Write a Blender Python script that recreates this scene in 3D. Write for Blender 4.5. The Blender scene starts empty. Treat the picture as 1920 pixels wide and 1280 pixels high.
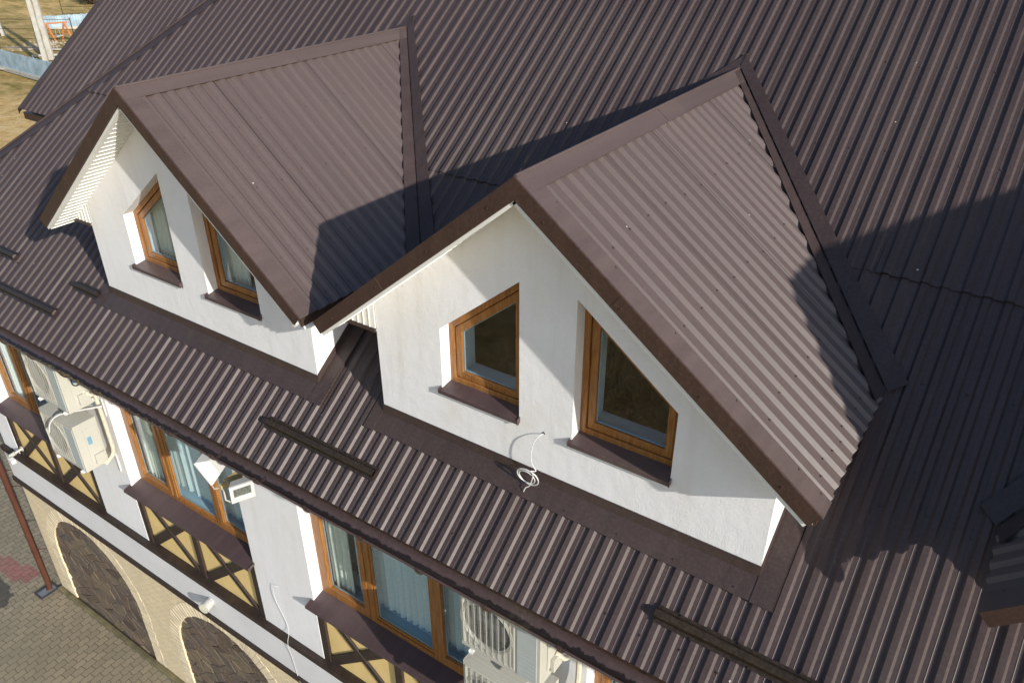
import bpy, bmesh, math, random
from mathutils import Vector, Matrix
from mathutils.geometry import tessellate_polygon
random.seed(7)
sc = bpy.context.scene
COL = sc.collection
V3 = Vector

# ------------------------------------------------------------------ camera
F_PX, YAW, PITCH, ROLL = 1492.93, 0.6020, 0.5286, -0.0034
CAM = V3((3.9611, -3.8874, 3.7937))
fwd = V3((-math.sin(YAW)*math.cos(PITCH), math.cos(YAW)*math.cos(PITCH), -math.sin(PITCH)))
rgt = V3((math.cos(YAW), math.sin(YAW), 0)); upv = rgt.cross(fwd)
r2 = rgt*math.cos(ROLL) + upv*math.sin(ROLL); u2 = -rgt*math.sin(ROLL) + upv*math.cos(ROLL)
cd = bpy.data.cameras.new('camera'); cam = bpy.data.objects.new('camera', cd); COL.objects.link(cam)
cam.matrix_world = Matrix(((r2.x, u2.x, -fwd.x, CAM.x), (r2.y, u2.y, -fwd.y, CAM.y), (r2.z, u2.z, -fwd.z, CAM.z), (0, 0, 0, 1)))
cd.sensor_width = 36; cd.lens = 36*F_PX/1920; cd.clip_start = 0.05; cd.clip_end = 2000
sc.camera = cam
# ------------------------------------------------------------------ light
SUN = V3((1, -0.30, 0.44)).normalized()
w = bpy.data.worlds.new('World'); sc.world = w; w.use_nodes = True
nt = w.node_tree; bg = nt.nodes['Background']
sky = nt.nodes.new('ShaderNodeTexSky'); sky.sky_type = 'NISHITA'; sky.sun_disc = False
sky.sun_elevation = math.asin(SUN.z); sky.sun_rotation = math.atan2(SUN.x, SUN.y)
nt.links.new(sky.outputs[0], bg.inputs[0]); bg.inputs[1].default_value = 0.135; sky.ozone_density = 2.2
sd = bpy.data.lights.new('sun', 'SUN'); sd.energy = 4.0; sd.angle = math.radians(0.6); sd.color = (1, 0.945, 0.87)
so = bpy.data.objects.new('sun', sd); COL.objects.link(so); so.rotation_euler = SUN.to_track_quat('Z', 'Y').to_euler(); so.location = (20, -6, 12)
sc.view_settings.view_transform = 'Standard'; sc.view_settings.look = 'None'; sc.view_settings.exposure = 0.30; sc.view_settings.gamma = 1

# ------------------------------------------------------------------ materials
class NM:
    def __init__(s, name):
        s.m = bpy.data.materials.new(name); s.m.use_nodes = True; s.t = s.m.node_tree
        s.b = s.t.nodes['Principled BSDF']; s.out = s.t.nodes['Material Output']
    def n(s, kind, **kw):
        nd = s.t.nodes.new('ShaderNode'+kind)
        for k, v in kw.items():
            if hasattr(nd, k): setattr(nd, k, v)
            else: nd.inputs[k.replace('_', ' ')].default_value = v
        return nd
    def l(s, a, b): s.t.links.new(a, b)
    def coord(s, scale=(1, 1, 1), out='Object'):
        tc = s.n('TexCoord'); mp = s.n('Mapping'); mp.inputs['Scale'].default_value = scale
        s.l(tc.outputs[out], mp.inputs['Vector']); return mp.outputs[0]
    def noise(s, scale, vec=None, detail=4, rough=.55):
        n = s.n('TexNoise'); n.inputs['Scale'].default_value = scale; n.inputs['Detail'].default_value = detail; n.inputs['Roughness'].default_value = rough
        s.l(vec if vec is not None else s.coord(), n.inputs['Vector']); return n.outputs['Fac']
    def ramp(s, fac, stops):
        r = s.n('ValToRGB'); e = r.color_ramp.elements
        while len(e) < len(stops): e.new(.5)
        for i, (p, c) in enumerate(stops):
            e[i].position = p; e[i].color = (c, c, c, 1) if isinstance(c, (int, float)) else (*c, 1)
        s.l(fac, r.inputs[0]); return r.outputs[0]
    def mix(s, fac, a, b, mode='MIX'):
        m = s.n('MixRGB'); m.blend_type = mode
        for i, v in ((0, fac), (1, a), (2, b)):
            if isinstance(v, (int, float)): m.inputs[i].default_value = v if i == 0 else (v, v, v, 1)
            elif isinstance(v, tuple): m.inputs[i].default_value = (*v, 1)
            else: s.l(v, m.inputs[i])
        return m.outputs[0]
    def math(s, op, a, b=None, clamp=False):
        m = s.n('Math'); m.operation = op; m.use_clamp = clamp
        for i, v in ((0, a), (1, b)):
            if v is None: continue
            if isinstance(v, (int, float)): m.inputs[i].default_value = v
            else: s.l(v, m.inputs[i])
        return m.outputs[0]
    def bump(s, h, strength=.3, dist=.005, prev=None):
        b = s.n('Bump'); b.inputs['Strength'].default_value = strength; b.inputs['Distance'].default_value = dist
        s.l(h, b.inputs['Height']);
        if prev is not None: s.l(prev, b.inputs['Normal'])
        s.l(b.outputs[0], s.b.inputs['Normal']); return b.outputs[0]
    def base(s, c):
        if isinstance(c, tuple): s.b.inputs['Base Color'].default_value = (*c, 1)
        else: s.l(c, s.b.inputs['Base Color'])
    def set(s, rough=None, metal=None, spec=None):
        if rough is not None:
            if isinstance(rough, float): s.b.inputs['Roughness'].default_value = rough
            else: s.l(rough, s.b.inputs['Roughness'])
        if metal is not None: s.b.inputs['Metallic'].default_value = metal
        if spec is not None: s.b.inputs['Specular IOR Level'].default_value = spec

def simple(name, c, rough=.5, var=.12, nscale=6., bump=0., metal=0., bscale=120., spec=None):
    m = NM(name); v = m.noise(nscale)
    m.base(m.mix(m.ramp(v, [(.3, 0.), (.7, 1.)]), tuple(x*(1-var) for x in c), tuple(min(1, x*(1+var)) for x in c)))
    m.set(rough, metal, spec)
    if bump: m.bump(m.noise(bscale, detail=2), bump, .002)
    return m.m

def roof_metal(name, c, dirt=.5, rough=.42, specks=True, axis='y', sa=1., sp_=.35):
    m = NM(name); co = m.coord()
    st = m.noise(1.0, m.coord((9, .35, .5) if axis == 'y' else (.35, 9, .5)), 5, .6)
    big = m.noise(.7, co, 4); fine = m.noise(45, co, 3, .7)
    col = m.mix(m.ramp(st, [(.35, 0.), (.72, 1.)]), tuple(x*(1-.16*sa) for x in c), tuple(x*(1+.14*sa) for x in c))
    col = m.mix(m.math('MULTIPLY', m.ramp(big, [(.45, 0.), (.75, 1.)]), .35*dirt), col, (.155, .125, .10))
    col = m.mix(m.math('MULTIPLY', m.ramp(fine, [(.45, 0.), (.8, 1.)]), .22), col, (.17, .14, .125))
    sx = m.n('SeparateXYZ'); m.l(co, sx.inputs[0]); wn = m.n('TexWhiteNoise'); wn.noise_dimensions = '2D'
    cbx = m.n('CombineXYZ'); m.l(m.math('FLOOR', m.math('DIVIDE', m.math('SUBTRACT', sx.outputs[0 if axis == 'y' else 1], 1.40), 1.0464)), cbx.inputs[0]); m.l(m.math('GREATER_THAN', sx.outputs[1], 1.87) if axis == 'y' else m.math('FLOOR', m.math('DIVIDE', sx.outputs[0], 3.9)), cbx.inputs[1]); m.l(cbx.outputs[0], wn.inputs['Vector'])
    col = m.mix(1., col, m.ramp(wn.outputs['Value'], [(0., .86), (1., 1.)]), 'MULTIPLY')
    if specks:
        vo = m.n('TexVoronoi'); vo.inputs['Scale'].default_value = 5.5; vo.inputs['Randomness'].default_value = 1; m.l(co, vo.inputs['Vector'])
        sp = m.math('LESS_THAN', vo.outputs['Distance'], .045)
        sel = m.math('GREATER_THAN', m.n('SeparateColor').outputs[0], 0)
        sepc = m.n('SeparateColor'); m.l(vo.outputs['Color'], sepc.inputs[0])
        sel = m.math('GREATER_THAN', sepc.outputs[0], .80)
        col = m.mix(m.math('MULTIPLY', m.math('MULTIPLY', sp, sel), .75), col, (.55, .53, .50))
    m.base(col)
    m.set(m.mix(fine, rough-.04, rough+.12), 0., sp_)
    b = m.bump(m.noise(220, co, 2), .06, .001)
    m.bump(big, .15, .01, b)
    return m.m

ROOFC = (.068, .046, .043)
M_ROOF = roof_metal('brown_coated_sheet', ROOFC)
M_ROOF_LIT = roof_metal('brown_coated_sheet_lit', (.108, .077, .069), .45, .48, axis='x', sa=.45, sp_=.60)  # main roof's sheet with sunlight on the dormer slopes lightened into its colour
M_TRIM = roof_metal('brown_flashing', (.055, .036, .033), .35, .40)
M_FASCIA = roof_metal('dark_brown_fascia', (.054, .028, .021), .15, .45, specks=False)
M_SILL = roof_metal('brown_sill_metal', (.085, .055, .058), .9, .34, specks=False)
M_GUARD = roof_metal('bronze_guard_metal', (.028, .019, .011), .15, .34, specks=False)
M_GUTTER = simple('brown_gutter', (.050, .030, .026), .35, .3, 3)

gz_in = -.6
def gutter_mat():
    m = NM('brown_gutter_mossy'); co = m.coord()
    n = m.noise(1.3, co, 5, .65); f = m.noise(26, co, 4, .7)
    moss = m.math('MULTIPLY', m.ramp(n, [(.60, 0.), (.70, 1.)]), m.ramp(f, [(.42, 0.), (.6, 1.)]))
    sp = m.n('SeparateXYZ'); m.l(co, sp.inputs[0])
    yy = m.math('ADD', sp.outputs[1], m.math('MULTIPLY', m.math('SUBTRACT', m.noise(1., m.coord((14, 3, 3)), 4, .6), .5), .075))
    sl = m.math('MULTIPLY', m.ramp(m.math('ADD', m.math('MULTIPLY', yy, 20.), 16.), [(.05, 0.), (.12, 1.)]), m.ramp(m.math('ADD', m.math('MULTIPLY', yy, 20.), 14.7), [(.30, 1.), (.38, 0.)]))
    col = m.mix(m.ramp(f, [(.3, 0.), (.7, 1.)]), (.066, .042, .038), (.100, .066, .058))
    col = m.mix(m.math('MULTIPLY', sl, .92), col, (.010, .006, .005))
    m.base(m.mix(m.math('MULTIPLY', moss, .75), col, (.17, .145, .07))); m.set(.42)
    m.bump(m.math('MULTIPLY', moss, f), .6, .01); return m.m
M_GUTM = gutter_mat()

def stucco():
    m = NM('white_stucco'); co = m.coord()
    big = m.noise(1.3, co, 6, .65); st = m.noise(1.0, m.coord((7, 7, .5)), 6, .6); st2 = m.noise(1.0, m.coord((2.2, 2.2, 1.2)), 5, .6)
    col = m.mix(m.math('MULTIPLY', m.ramp(big, [(.42, 0.), (.72, 1.)]), .45), (.85, .85, .85), (.76, .735, .68))
    col = m.mix(m.math('MULTIPLY', m.ramp(st, [(.52, 0.), (.74, 1.)]), .34), col, (.64, .615, .555))
    col = m.mix(m.math('MULTIPLY', m.ramp(st2, [(.58, 0.), (.80, 1.)]), .40), col, (.70, .64, .53))
    g = m.noise(75, co, 3, .75)
    col = m.mix(m.math('MULTIPLY', m.ramp(g, [(.3, 1.), (.5, 0.)]), .18), col, (.55, .53, .50))
    m.base(col); m.set(.9, spec=.2)
    b = m.bump(g, .42, .005)
    m.bump(m.noise(9, co, 4), .22, .02, b); return m.m
M_WALL = stucco()

def wood():
    m = NM('golden_oak_laminate')
    g = m.n('TexNoise'); g.inputs['Scale'].default_value = 3; g.inputs['Detail'].default_value = 6; g.inputs['Distortion'].default_value = 1.2
    m.l(m.coord((14, 14, 1.6)), g.inputs['Vector'])
    oi = m.n('ObjectInfo'); c0 = m.ramp(g.outputs['Fac'], [(.3, (.22, .082, .018)), (.52, (.34, .142, .032)), (.75, (.43, .20, .055))])
    c0 = m.mix(1., c0, m.ramp(oi.outputs['Random'], [(0., .82), (1., 1.)]), 'MULTIPLY')
    m.base(m.mix(m.math('MULTIPLY', m.ramp(m.noise(5, None, 4), [(.5, 0.), (.8, 1.)]), .35), c0, (.20, .13, .075)))
    m.set(.38); m.bump(g.outputs['Fac'], .12, .002); return m.m
M_WOOD = wood()

def timber():
    m = NM('dark_stained_timber'); g = m.noise(2.2, m.coord((6, 6, 6)), 6, .7)
    m.base(m.ramp(g, [(.3, (.018, .011, .008)), (.6, (.042, .026, .019)), (.85, (.10, .068, .045))])); m.set(.62)
    m.bump(m.noise(30, m.coord((1, 1, 1)), 4), .35, .004); return m.m
M_TIMBER = timber()
M_YELLOW = simple('ochre_yellow_render', (.74, .54, .22), .85, .08, 3, .3)
M_SOFFIT = simple('white_vinyl_soffit', (.80, .80, .76), .45, .04)
M_AC = simple('ivory_painted_steel', (.50, .49, .425), .38, .05, 2)
M_ACP = simple('grey_plastic_panel', (.42, .46, .45), .4, .05)
M_MESH = simple('grey_wire_mesh', (.36, .36, .32), .6)
M_DARK = simple('dark_interior', (.018, .016, .014), .9, .2)
M_BLACK = simple('black_rubber', (.012, .012, .012), .6, .1)
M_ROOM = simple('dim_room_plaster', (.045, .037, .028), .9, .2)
M_INNER = simple('white_inner_reveal', (.58, .66, .69), .6, .05)
M_WHITE = simple('white_plastic', (.66, .66, .64), .35, .04)
M_CREAM = simple('cream_pipe_wrap', (.62, .56, .44), .7, .12, 20, .3)
M_BLUE = simple('blue_rating_sticker', (.16, .34, .48), .4, .2, 40)
M_STEEL = simple('galvanised_steel', (.45, .45, .43), .35, .15, 20, metal=.7)
M_PIPE = simple('red_brown_downpipe', (.085, .032, .020), .35, .2, 3)
M_BRASS = simple('ochre_bracket_paint', (.50, .40, .20), .5, .15, 12)
M_FANB = simple('blue_grey_fan_plastic', (.12, .13, .16), .5, .1)

M_SPACER = simple('pale_glazing_spacer', (.36, .47, .55), .35, .1)
def blind_mat():
    m = NM('pale_blue_blind_fabric'); g = m.n('TexVoronoi'); g.feature = 'DISTANCE_TO_EDGE'; g.inputs['Scale'].default_value = 22; m.l(m.coord((1, 1, .6)), g.inputs['Vector'])
    m.base(m.mix(m.ramp(g.outputs['Distance'], [(.0, 1.), (.05, 0.)]), (.74, .80, .80), (.60, .68, .69))); m.set(.8); return m.m
M_BLIND = blind_mat()
M_CURT = simple('cream_curtain_cloth', (.72, .70, .60), .85, .08, 12, .3)

def glass(name, tint, refl):
    m = NM(name); m.t.nodes.remove(m.b)
    tr = m.n('BsdfTransparent'); tr.inputs[0].default_value = (*tint, 1)
    gl = m.n('BsdfGlossy'); gl.inputs['Roughness'].default_value = .015; gl.inputs[0].default_value = (.9, .95, 1, 1)
    fr = m.n('Fresnel'); m.l(m.math('SUBTRACT', 1.5, m.math('MULTIPLY', m.n('NewGeometry').outputs['Backfacing'], .83333)), fr.inputs[0])
    bp = m.n('Bump'); bp.inputs['Strength'].default_value = .05; bp.inputs['Distance'].default_value = .01; m.l(m.noise(1.6, None, 2), bp.inputs['Height']); m.l(bp.outputs[0], gl.inputs['Normal'])
    mx = m.n('MixShader'); m.l(m.math('MULTIPLY', fr.outputs[0], refl, True), mx.inputs[0]); m.l(tr.outputs[0], mx.inputs[1]); m.l(gl.outputs[0], mx.inputs[2])
    m.l(mx.outputs[0], m.out.inputs[0]); return m.m
M_GLASS = glass('window_glass', (.84, .93, .96), 1.15)
M_GLASSB = glass('blue_tinted_glass', (.80, .90, .91), 1.2)

def vec_xz(m):
    sp = m.n('SeparateXYZ'); m.l(m.n('TexCoord').outputs['Object'], sp.inputs[0])
    cb = m.n('CombineXYZ'); m.l(sp.outputs[0], cb.inputs[0]); m.l(sp.outputs[2], cb.inputs[1]); m.l(sp.outputs[1], cb.inputs[2]); return cb.outputs[0]

def stone_face():
    m = NM('cream_split_stone'); v = vec_xz(m)
    br = m.n('TexBrick'); br.inputs['Scale'].default_value = 1; br.inputs['Brick Width'].default_value = .13; br.inputs['Row Height'].default_value = .05
    br.inputs['Mortar Size'].default_value = .0035; br.inputs['Mortar Smooth'].default_value = .3; br.inputs['Bias'].default_value = 0
    br.inputs['Color1'].default_value = (.92, .79, .52, 1); br.inputs['Color2'].default_value = (.83, .69, .45, 1); br.inputs['Mortar'].default_value = (.52, .40, .25, 1)
    n = m.n('TexNoise'); n.inputs['Scale'].default_value = 7; m.l(v, n.inputs['Vector'])
    dv = m.mix(.012, v, n.outputs['Color'], 'ADD'); m.l(dv, br.inputs['Vector'])
    f = m.noise(60, None, 4, .7)
    col = m.mix(m.ramp(f, [(.3, 0.), (.7, 1.)]), m.mix(1., br.outputs['Color'], (.84, .80, .74), 'MULTIPLY'), br.outputs['Color'])
    col = m.mix(m.ramp(m.noise(2.2, None, 3), [(.4, 0.), (.7, 1.)]), col, m.mix(.35, col, (.62, .52, .38)))
    m.base(col); m.set(.9)
    b = m.bump(br.outputs['Fac'], -.5, .006); m.bump(f, .55, .012, b); return m.m
M_STONE = stone_face()
M_VOUS = simple('pale_split_brick', (.74, .62, .42), .9, .2, 5, .7, bscale=50)

def flagstone():
    m = NM('brown_flagstone'); g = m.n('NewGeometry')
    stone = m.ramp(g.outputs['Random Per Island'], [(0., (.110, .074, .054)), (.3, (.200, .140, .095)), (.55, (.150, .115, .092)), (.8, (.240, .180, .110)), (1., (.125, .100, .088))])
    f = m.noise(16, None, 6, .75); f2 = m.noise(4, None, 4)
    stone = m.mix(m.ramp(f, [(.3, 0.), (.75, 1.)]), m.mix(1., stone, (.55, .55, .55), 'MULTIPLY'), stone)
    m.base(m.mix(m.math('MULTIPLY', m.ramp(f2, [(.5, 0.), (.75, 1.)]), .4), stone, (.21, .16, .10))); m.set(.8)
    b = m.bump(f2, .6, .03); m.bump(f, .7, .02, b); return m.m
M_MORTAR = simple('pale_brown_mortar', (.42, .35, .26), .95, .2, 8, .6, bscale=50)
M_FLAG = flagstone()

def pavers():
    m = NM('interlocking_pavers'); tc = m.n('TexCoord'); sp = m.n('SeparateXYZ'); m.l(tc.outputs['Object'], sp.inputs[0])
    X, Y = sp.outputs[0], sp.outputs[1]
    wx = m.math('ADD', X, m.math('MULTIPLY', m.math('SINE', m.math('MULTIPLY', Y, 2*math.pi/.10)), .008))
    wy = m.math('ADD', Y, m.math('MULTIPLY', m.math('SINE', m.math('MULTIPLY', X, 2*math.pi/.135)), .006))
    cb = m.n('CombineXYZ'); m.l(wy, cb.inputs[0]); m.l(wx, cb.inputs[1])
    def brick(a, b, c):
        br = m.n('TexBrick'); br.inputs['Scale'].default_value = 1; br.inputs['Brick Width'].default_value = .19; br.inputs['Row Height'].default_value = .125
        br.inputs['Mortar Size'].default_value = .006; br.inputs['Mortar Smooth'].default_value = .2; br.inputs['Bias'].default_value = 0
        br.inputs['Color1'].default_value = (*a, 1); br.inputs['Color2'].default_value = (*b, 1); br.inputs['Mortar'].default_value = (*c, 1); m.l(cb.outputs[0], br.inputs['Vector']); return br
    grey = brick((.310, .250, .155), (.240, .194, .118), (.045, .037, .022)); red = brick((.33, .115, .090), (.27, .095, .075), (.09, .04, .03))
    def rnd(v, s): return m.math('MULTIPLY', m.math('ROUND', m.math('DIVIDE', v, s)), s)
    n1 = m.noise(2.4, None, 3)
    inx = m.math('MULTIPLY', m.math('LESS_THAN', rnd(wx, .125), -9.42), m.math('LESS_THAN', m.math('ABSOLUTE', m.math('ADD', m.math('SUBTRACT', rnd(wy, .10), m.math('MULTIPLY', m.math('ADD', X, 9.45), .19)), .19)), .175))
    col = m.mix(inx, grey.outputs['Color'], red.outputs['Color'])
    big = m.noise(1.1, None, 5, .65); f = m.noise(38, None, 4, .7)
    col = m.mix(m.math('MULTIPLY', m.ramp(big, [(.4, 0.), (.7, 1.)]), .45), col, (.17, .155, .095))
    col = m.mix(m.math('MULTIPLY', m.ramp(f, [(.35, 0.), (.75, 1.)]), .35), col, (.33, .30, .24))
    dx = m.math('DIVIDE', m.math('ADD', X, 9.98), .82); dy = m.math('DIVIDE', m.math('ADD', Y, .82), .30)
    d = m.math('ADD', m.math('ADD', m.math('MULTIPLY', dx, dx), m.math('MULTIPLY', dy, dy)), m.math('MULTIPLY', m.math('SUBTRACT', m.noise(6, None, 4), .5), 1.6))
    wet = m.ramp(d, [(.85, 1.), (1.0, 0.)])
    m.base(m.mix(m.math('MULTIPLY', wet, .72), col, (.035, .028, .020))); m.set(m.mix(wet, .88, .45))
    b = m.bump(grey.outputs['Fac'], -.6, .01); m.bump(f, .35, .006, b); return m.m
M_PAVE = pavers()

def field():
    m = NM('dry_grass_field'); co = m.coord()
    a = m.noise(.09, co, 6, .65); b = m.noise(1.4, co, 6, .75); c = m.noise(.4, m.coord((1, 3, 1)), 5, .7)
    col = m.ramp(b, [(.25, (.40, .235, .080)), (.5, (.70, .47, .195)), (.78, (.88, .68, .40))])
    g = m.math('MULTIPLY', m.ramp(a, [(.42, 0.), (.54, 1.)]), m.ramp(c, [(.35, .2), (.65, .9)]))
    col = m.mix(g, col, m.ramp(b, [(.3, (.13, .115, .025)), (.7, (.27, .23, .06))]))
    m.base(col); m.set(.95, spec=.1); bb = m.bump(b, .9, .3); m.bump(m.noise(9, co, 4, .8), .8, .06, bb); return m.m
M_FIELD = field()
M_FENCE = simple('weathered_blue_sheet', (.30, .40, .46), .5, .30, 1.5, .1)
M_CONC = simple('pale_concrete', (.46, .44, .38), .85, .15, 3, .4, bscale=40)
M_RUST = simple('rusty_wire', (.05, .030, .020), .8, .2)
M_ORANGE = simple('orange_painted_wood', (.50, .17, .04), .6, .15)
M_PLINTH = simple('mossy_plinth_concrete', (.15, .125, .062), .9, .35, 6, .6, bscale=30)

# ------------------------------------------------------------------ mesh builder
class MB:
    def __init__(s): s.v = []; s.f = []
    def quad(s, *p): n = len(s.v); s.v += [tuple(q) for q in p]; s.f.append(tuple(range(n, n+len(p)))); return s
    def box(s, x0, x1, y0, y1, z0, z1):
        return s.obox(V3((x0, y0, z0)), V3((x1-x0, 0, 0)), V3((0, y1-y0, 0)), V3((0, 0, z1-z0)))
    def obox(s, o, a, b, c):
        o, a, b, c = map(V3, (o, a, b, c)); n = len(s.v)
        if a.cross(b).dot(c) < 0: a, b = b, a
        s.v += [tuple(q) for q in (o, o+a, o+a+b, o+b, o+c, o+a+c, o+a+b+c, o+b+c)]
        s.f += [tuple(n+i for i in q) for q in ((0, 3, 2, 1), (4, 5, 6, 7), (0, 1, 5, 4), (1, 2, 6, 5), (2, 3, 7, 6), (3, 0, 4, 7))]
        return s
    def prism(s, poly, ext, holes=()):
        """poly: planar 3D loop(s), extruded by ext; holes as further loops"""
        loops = [[V3(p) for p in poly]]+[[V3(p) for p in h] for h in holes]; ext = V3(ext)
        tris = tessellate_polygon(loops); flat = [p for l in loops for p in l]; n = len(s.v); N = len(flat)
        s.v += [tuple(p) for p in flat]+[tuple(p+ext) for p in flat]
        nn = sum(((flat[b]-flat[a]).cross(flat[c]-flat[a]) for a, b, c in tris), V3())
        fl = nn.dot(ext) > 0
        for t in tris:
            a, b, c = t
            s.f.append((n+c, n+b, n+a) if fl else (n+a, n+b, n+c)); s.f.append((n+N+a, n+N+b, n+N+c) if fl else (n+N+c, n+N+b, n+N+a))
        k = 0
        for l in loops:
            m = len(l)
            for i in range(m):
                a, b = n+k+i, n+k+(i+1) % m
                s.f.append((a, b, b+N, a+N))
            k += m
        return s
    def tube(s, pts, r, n=8, cap=True):
        pts = [V3(p) for p in pts]; base = len(s.v); prev = None
        for i, p in enumerate(pts):
            d = (pts[min(i+1, len(pts)-1)]-pts[max(i-1, 0)]).normalized()
            if prev is None: a = d.orthogonal().normalized()
            else: a = (prev-d*prev.dot(d)).normalized()
            prev = a; b = d.cross(a); rr = r[i] if isinstance(r, (list, tuple)) else r
            for k in range(n):
                t = 2*math.pi*k/n; s.v.append(tuple(p+a*(rr*math.cos(t))+b*(rr*math.sin(t))))
        for i in range(len(pts)-1):
            for k in range(n):
                s.f.append((base+i*n+k, base+i*n+(k+1) % n, base+(i+1)*n+(k+1) % n, base+(i+1)*n+k))
        if cap:
            s.f.append(tuple(base+k for k in reversed(range(n)))); s.f.append(tuple(base+(len(pts)-1)*n+k for k in range(n)))
        return s
    def build(s, name, mat, parent=None, bevel=0, smooth=False, loc=None, thick=0):
        me = bpy.data.meshes.new(name); me.from_pydata(s.v, [], s.f); me.materials.append(mat)
        bm = bmesh.new(); bm.from_mesh(me)
        if bevel or smooth or thick: bmesh.ops.remove_doubles(bm, verts=bm.verts, dist=1e-5)
        bmesh.ops.recalc_face_normals(bm, faces=bm.faces)
        bm.to_mesh(me); bm.free()
        o = bpy.data.objects.new(name, me); COL.objects.link(o)
        if loc is not None: o.location = loc
        if parent is not None: o.parent = parent
        if bevel:
            b = o.modifiers.new('bevel', 'BEVEL'); b.width = bevel; b.segments = 2; b.limit_method = 'ANGLE'; b.angle_limit = math.radians(35)
        if thick:
            t = o.modifiers.new('solid', 'SOLIDIFY'); t.thickness = thick; t.offset = 0
        if smooth:
            for p in me.polygons: p.use_smooth = True
            me.set_sharp_from_angle(angle=math.radians(40))
        return o
def empty(name, loc=(0, 0, 0)):
    o = bpy.data.objects.new(name, None); COL.objects.link(o); o.location = loc; o.empty_display_size = .2; return o
def tag(o, label=None, cat=None, group=None, kind=None):
    if label: o['label'] = label
    if cat: o['category'] = cat
    if group: o['group'] = group
    if kind: o['kind'] = kind
    return o
def inset(poly, d):
    """inset 2D convex polygon (x,z) counter-clockwise by distance(s) d"""
    n = len(poly); L = []
    ds = d if isinstance(d, (list, tuple)) else [d]*n
    for i in range(n):
        a, b = V3((*poly[i], 0)), V3((*poly[(i+1) % n], 0)); t = (b-a).normalized(); nr = V3((-t.y, t.x, 0)); L.append((a+nr*ds[i], t))
    out = []
    for i in range(n):
        p, t = L[i-1]; q, u = L[i]; den = t.x*u.y-t.y*u.x; k = ((q.x-p.x)*u.y-(q.y-p.y)*u.x)/den; out.append((p.x+t.x*k, p.y+t.y*k))
    return out
def P3(poly, y): return [(x, y, z) for x, z in poly]
def smooth_path(pts, n=6):
    P = [V3(p) for p in pts]; P = [2*P[0]-P[1]]+P+[2*P[-1]-P[-2]]; o = []
    for i in range(1, len(P)-2):
        for k in range(n):
            t = k/n; a, b, c, d = P[i-1:i+3]
            o.append(.5*((2*b)+(c-a)*t+(2*a-5*b+4*c-d)*t*t+(3*b-a-3*c+d)*t**3))
    return o+[P[-2]]

# ------------------------------------------------------------------ main parameters (metres; y=0 is the wall plane)
S, ZR = 0.741, -0.055            # main roof pitch, height of rib crests at y = 0
YE = -0.685                      # eave edge
GND = -7.5
NR = V3((0, -S, 1)).normalized(); UR = V3((0, 1, S)).normalized()
RIBH, PITCHU = .018, .1308
PROF = [(-.045, 1), (-.008, 1), (.008, 0), (.034, 0), (.038, .12), (.042, 0), (.069, 0)]
PROFD = [(-.043, 1), (-.012, 1), (.012, 0), (.060, 0)]
def rprof(u0, u1, phase, pitch=PITCHU, extra=(), prof=PROF):
    """list of (u, h 0..1) break points between u0 and u1"""
    out = []; k = math.floor((u0-phase)/pitch)-1
    while phase+k*pitch < u1+pitch:
        for du, h in prof: out.append((phase+k*pitch+du*pitch/PITCHU, 1.14 if h == 1 and k % 8 == 0 else h))
        k += 1
    def hh(u):
        for (a, ha), (b, hb) in zip(out, out[1:]):
            if a <= u <= b: return ha+(hb-ha)*(u-a)/(b-a)
        return 0
    br = sorted(set([u0, u1]+[e for e in extra if u0 < e < u1]+[u for u, h in out if u0 < u < u1]))
    return [(u, hh(u)) for u in br]
def roofz(y): return S*y+ZR

bld = tag(empty('gabled_building', (0, 0, GND)), 'white gabled building under brown ribbed metal roofs, with wooden windows and stone arched ground floor', 'building')
def bpart(mb, name, mat, parent=None, **k):
    """part of the building in world coordinates"""
    o = mb.build(name, mat, None, **k); par = parent or bld
    o.parent = par; o.matrix_parent_inverse = Matrix.Translation(-bld.location) if par is bld else Matrix.Identity(4)
    return o

# dormers: X left wall, W width, c ridge x, H ridge height, h eave height, eL/eR overhangs, o front overhang
class D: pass
def mk(**k):
    d = D(); d.__dict__.update(k); d.xl = d.X-d.eL; d.xr = d.X+d.W+d.eR; d.mR = (d.H-d.h)/(d.xr-d.c); d.mL = (d.H-d.h)/(d.c-d.xl); return d
DB = mk(X=0., W=3.2, c=1.515, H=2.323, h=.806, eL=.3725, eR=.3157, o=.2935, yv=0.)
DA = mk(X=-3.947, W=3.167, c=-2.342, H=2.335, h=.80, eL=.355, eR=.268, o=.31, yv=0.)
DC = mk(X=4.72, W=5.10, c=7.27, H=3.36, h=.43, eL=.38, eR=.38, o=.10, yv=0.)
def dz(d, x): return d.H-(d.mR if x > d.c else d.mL)*abs(x-d.c)
def dvy(d, x): return (dz(d, x)-ZR)/S           # y of valley at x

# hip at the left end of the main roof
HX0, HY0, HDX, HDY = -7.67, .904, 1.80, 2.385
def hipy(x): return HY0+(x-HX0)*HDY/HDX          # y of the hip at x
YT = 7.2
XEND = 12.0
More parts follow.
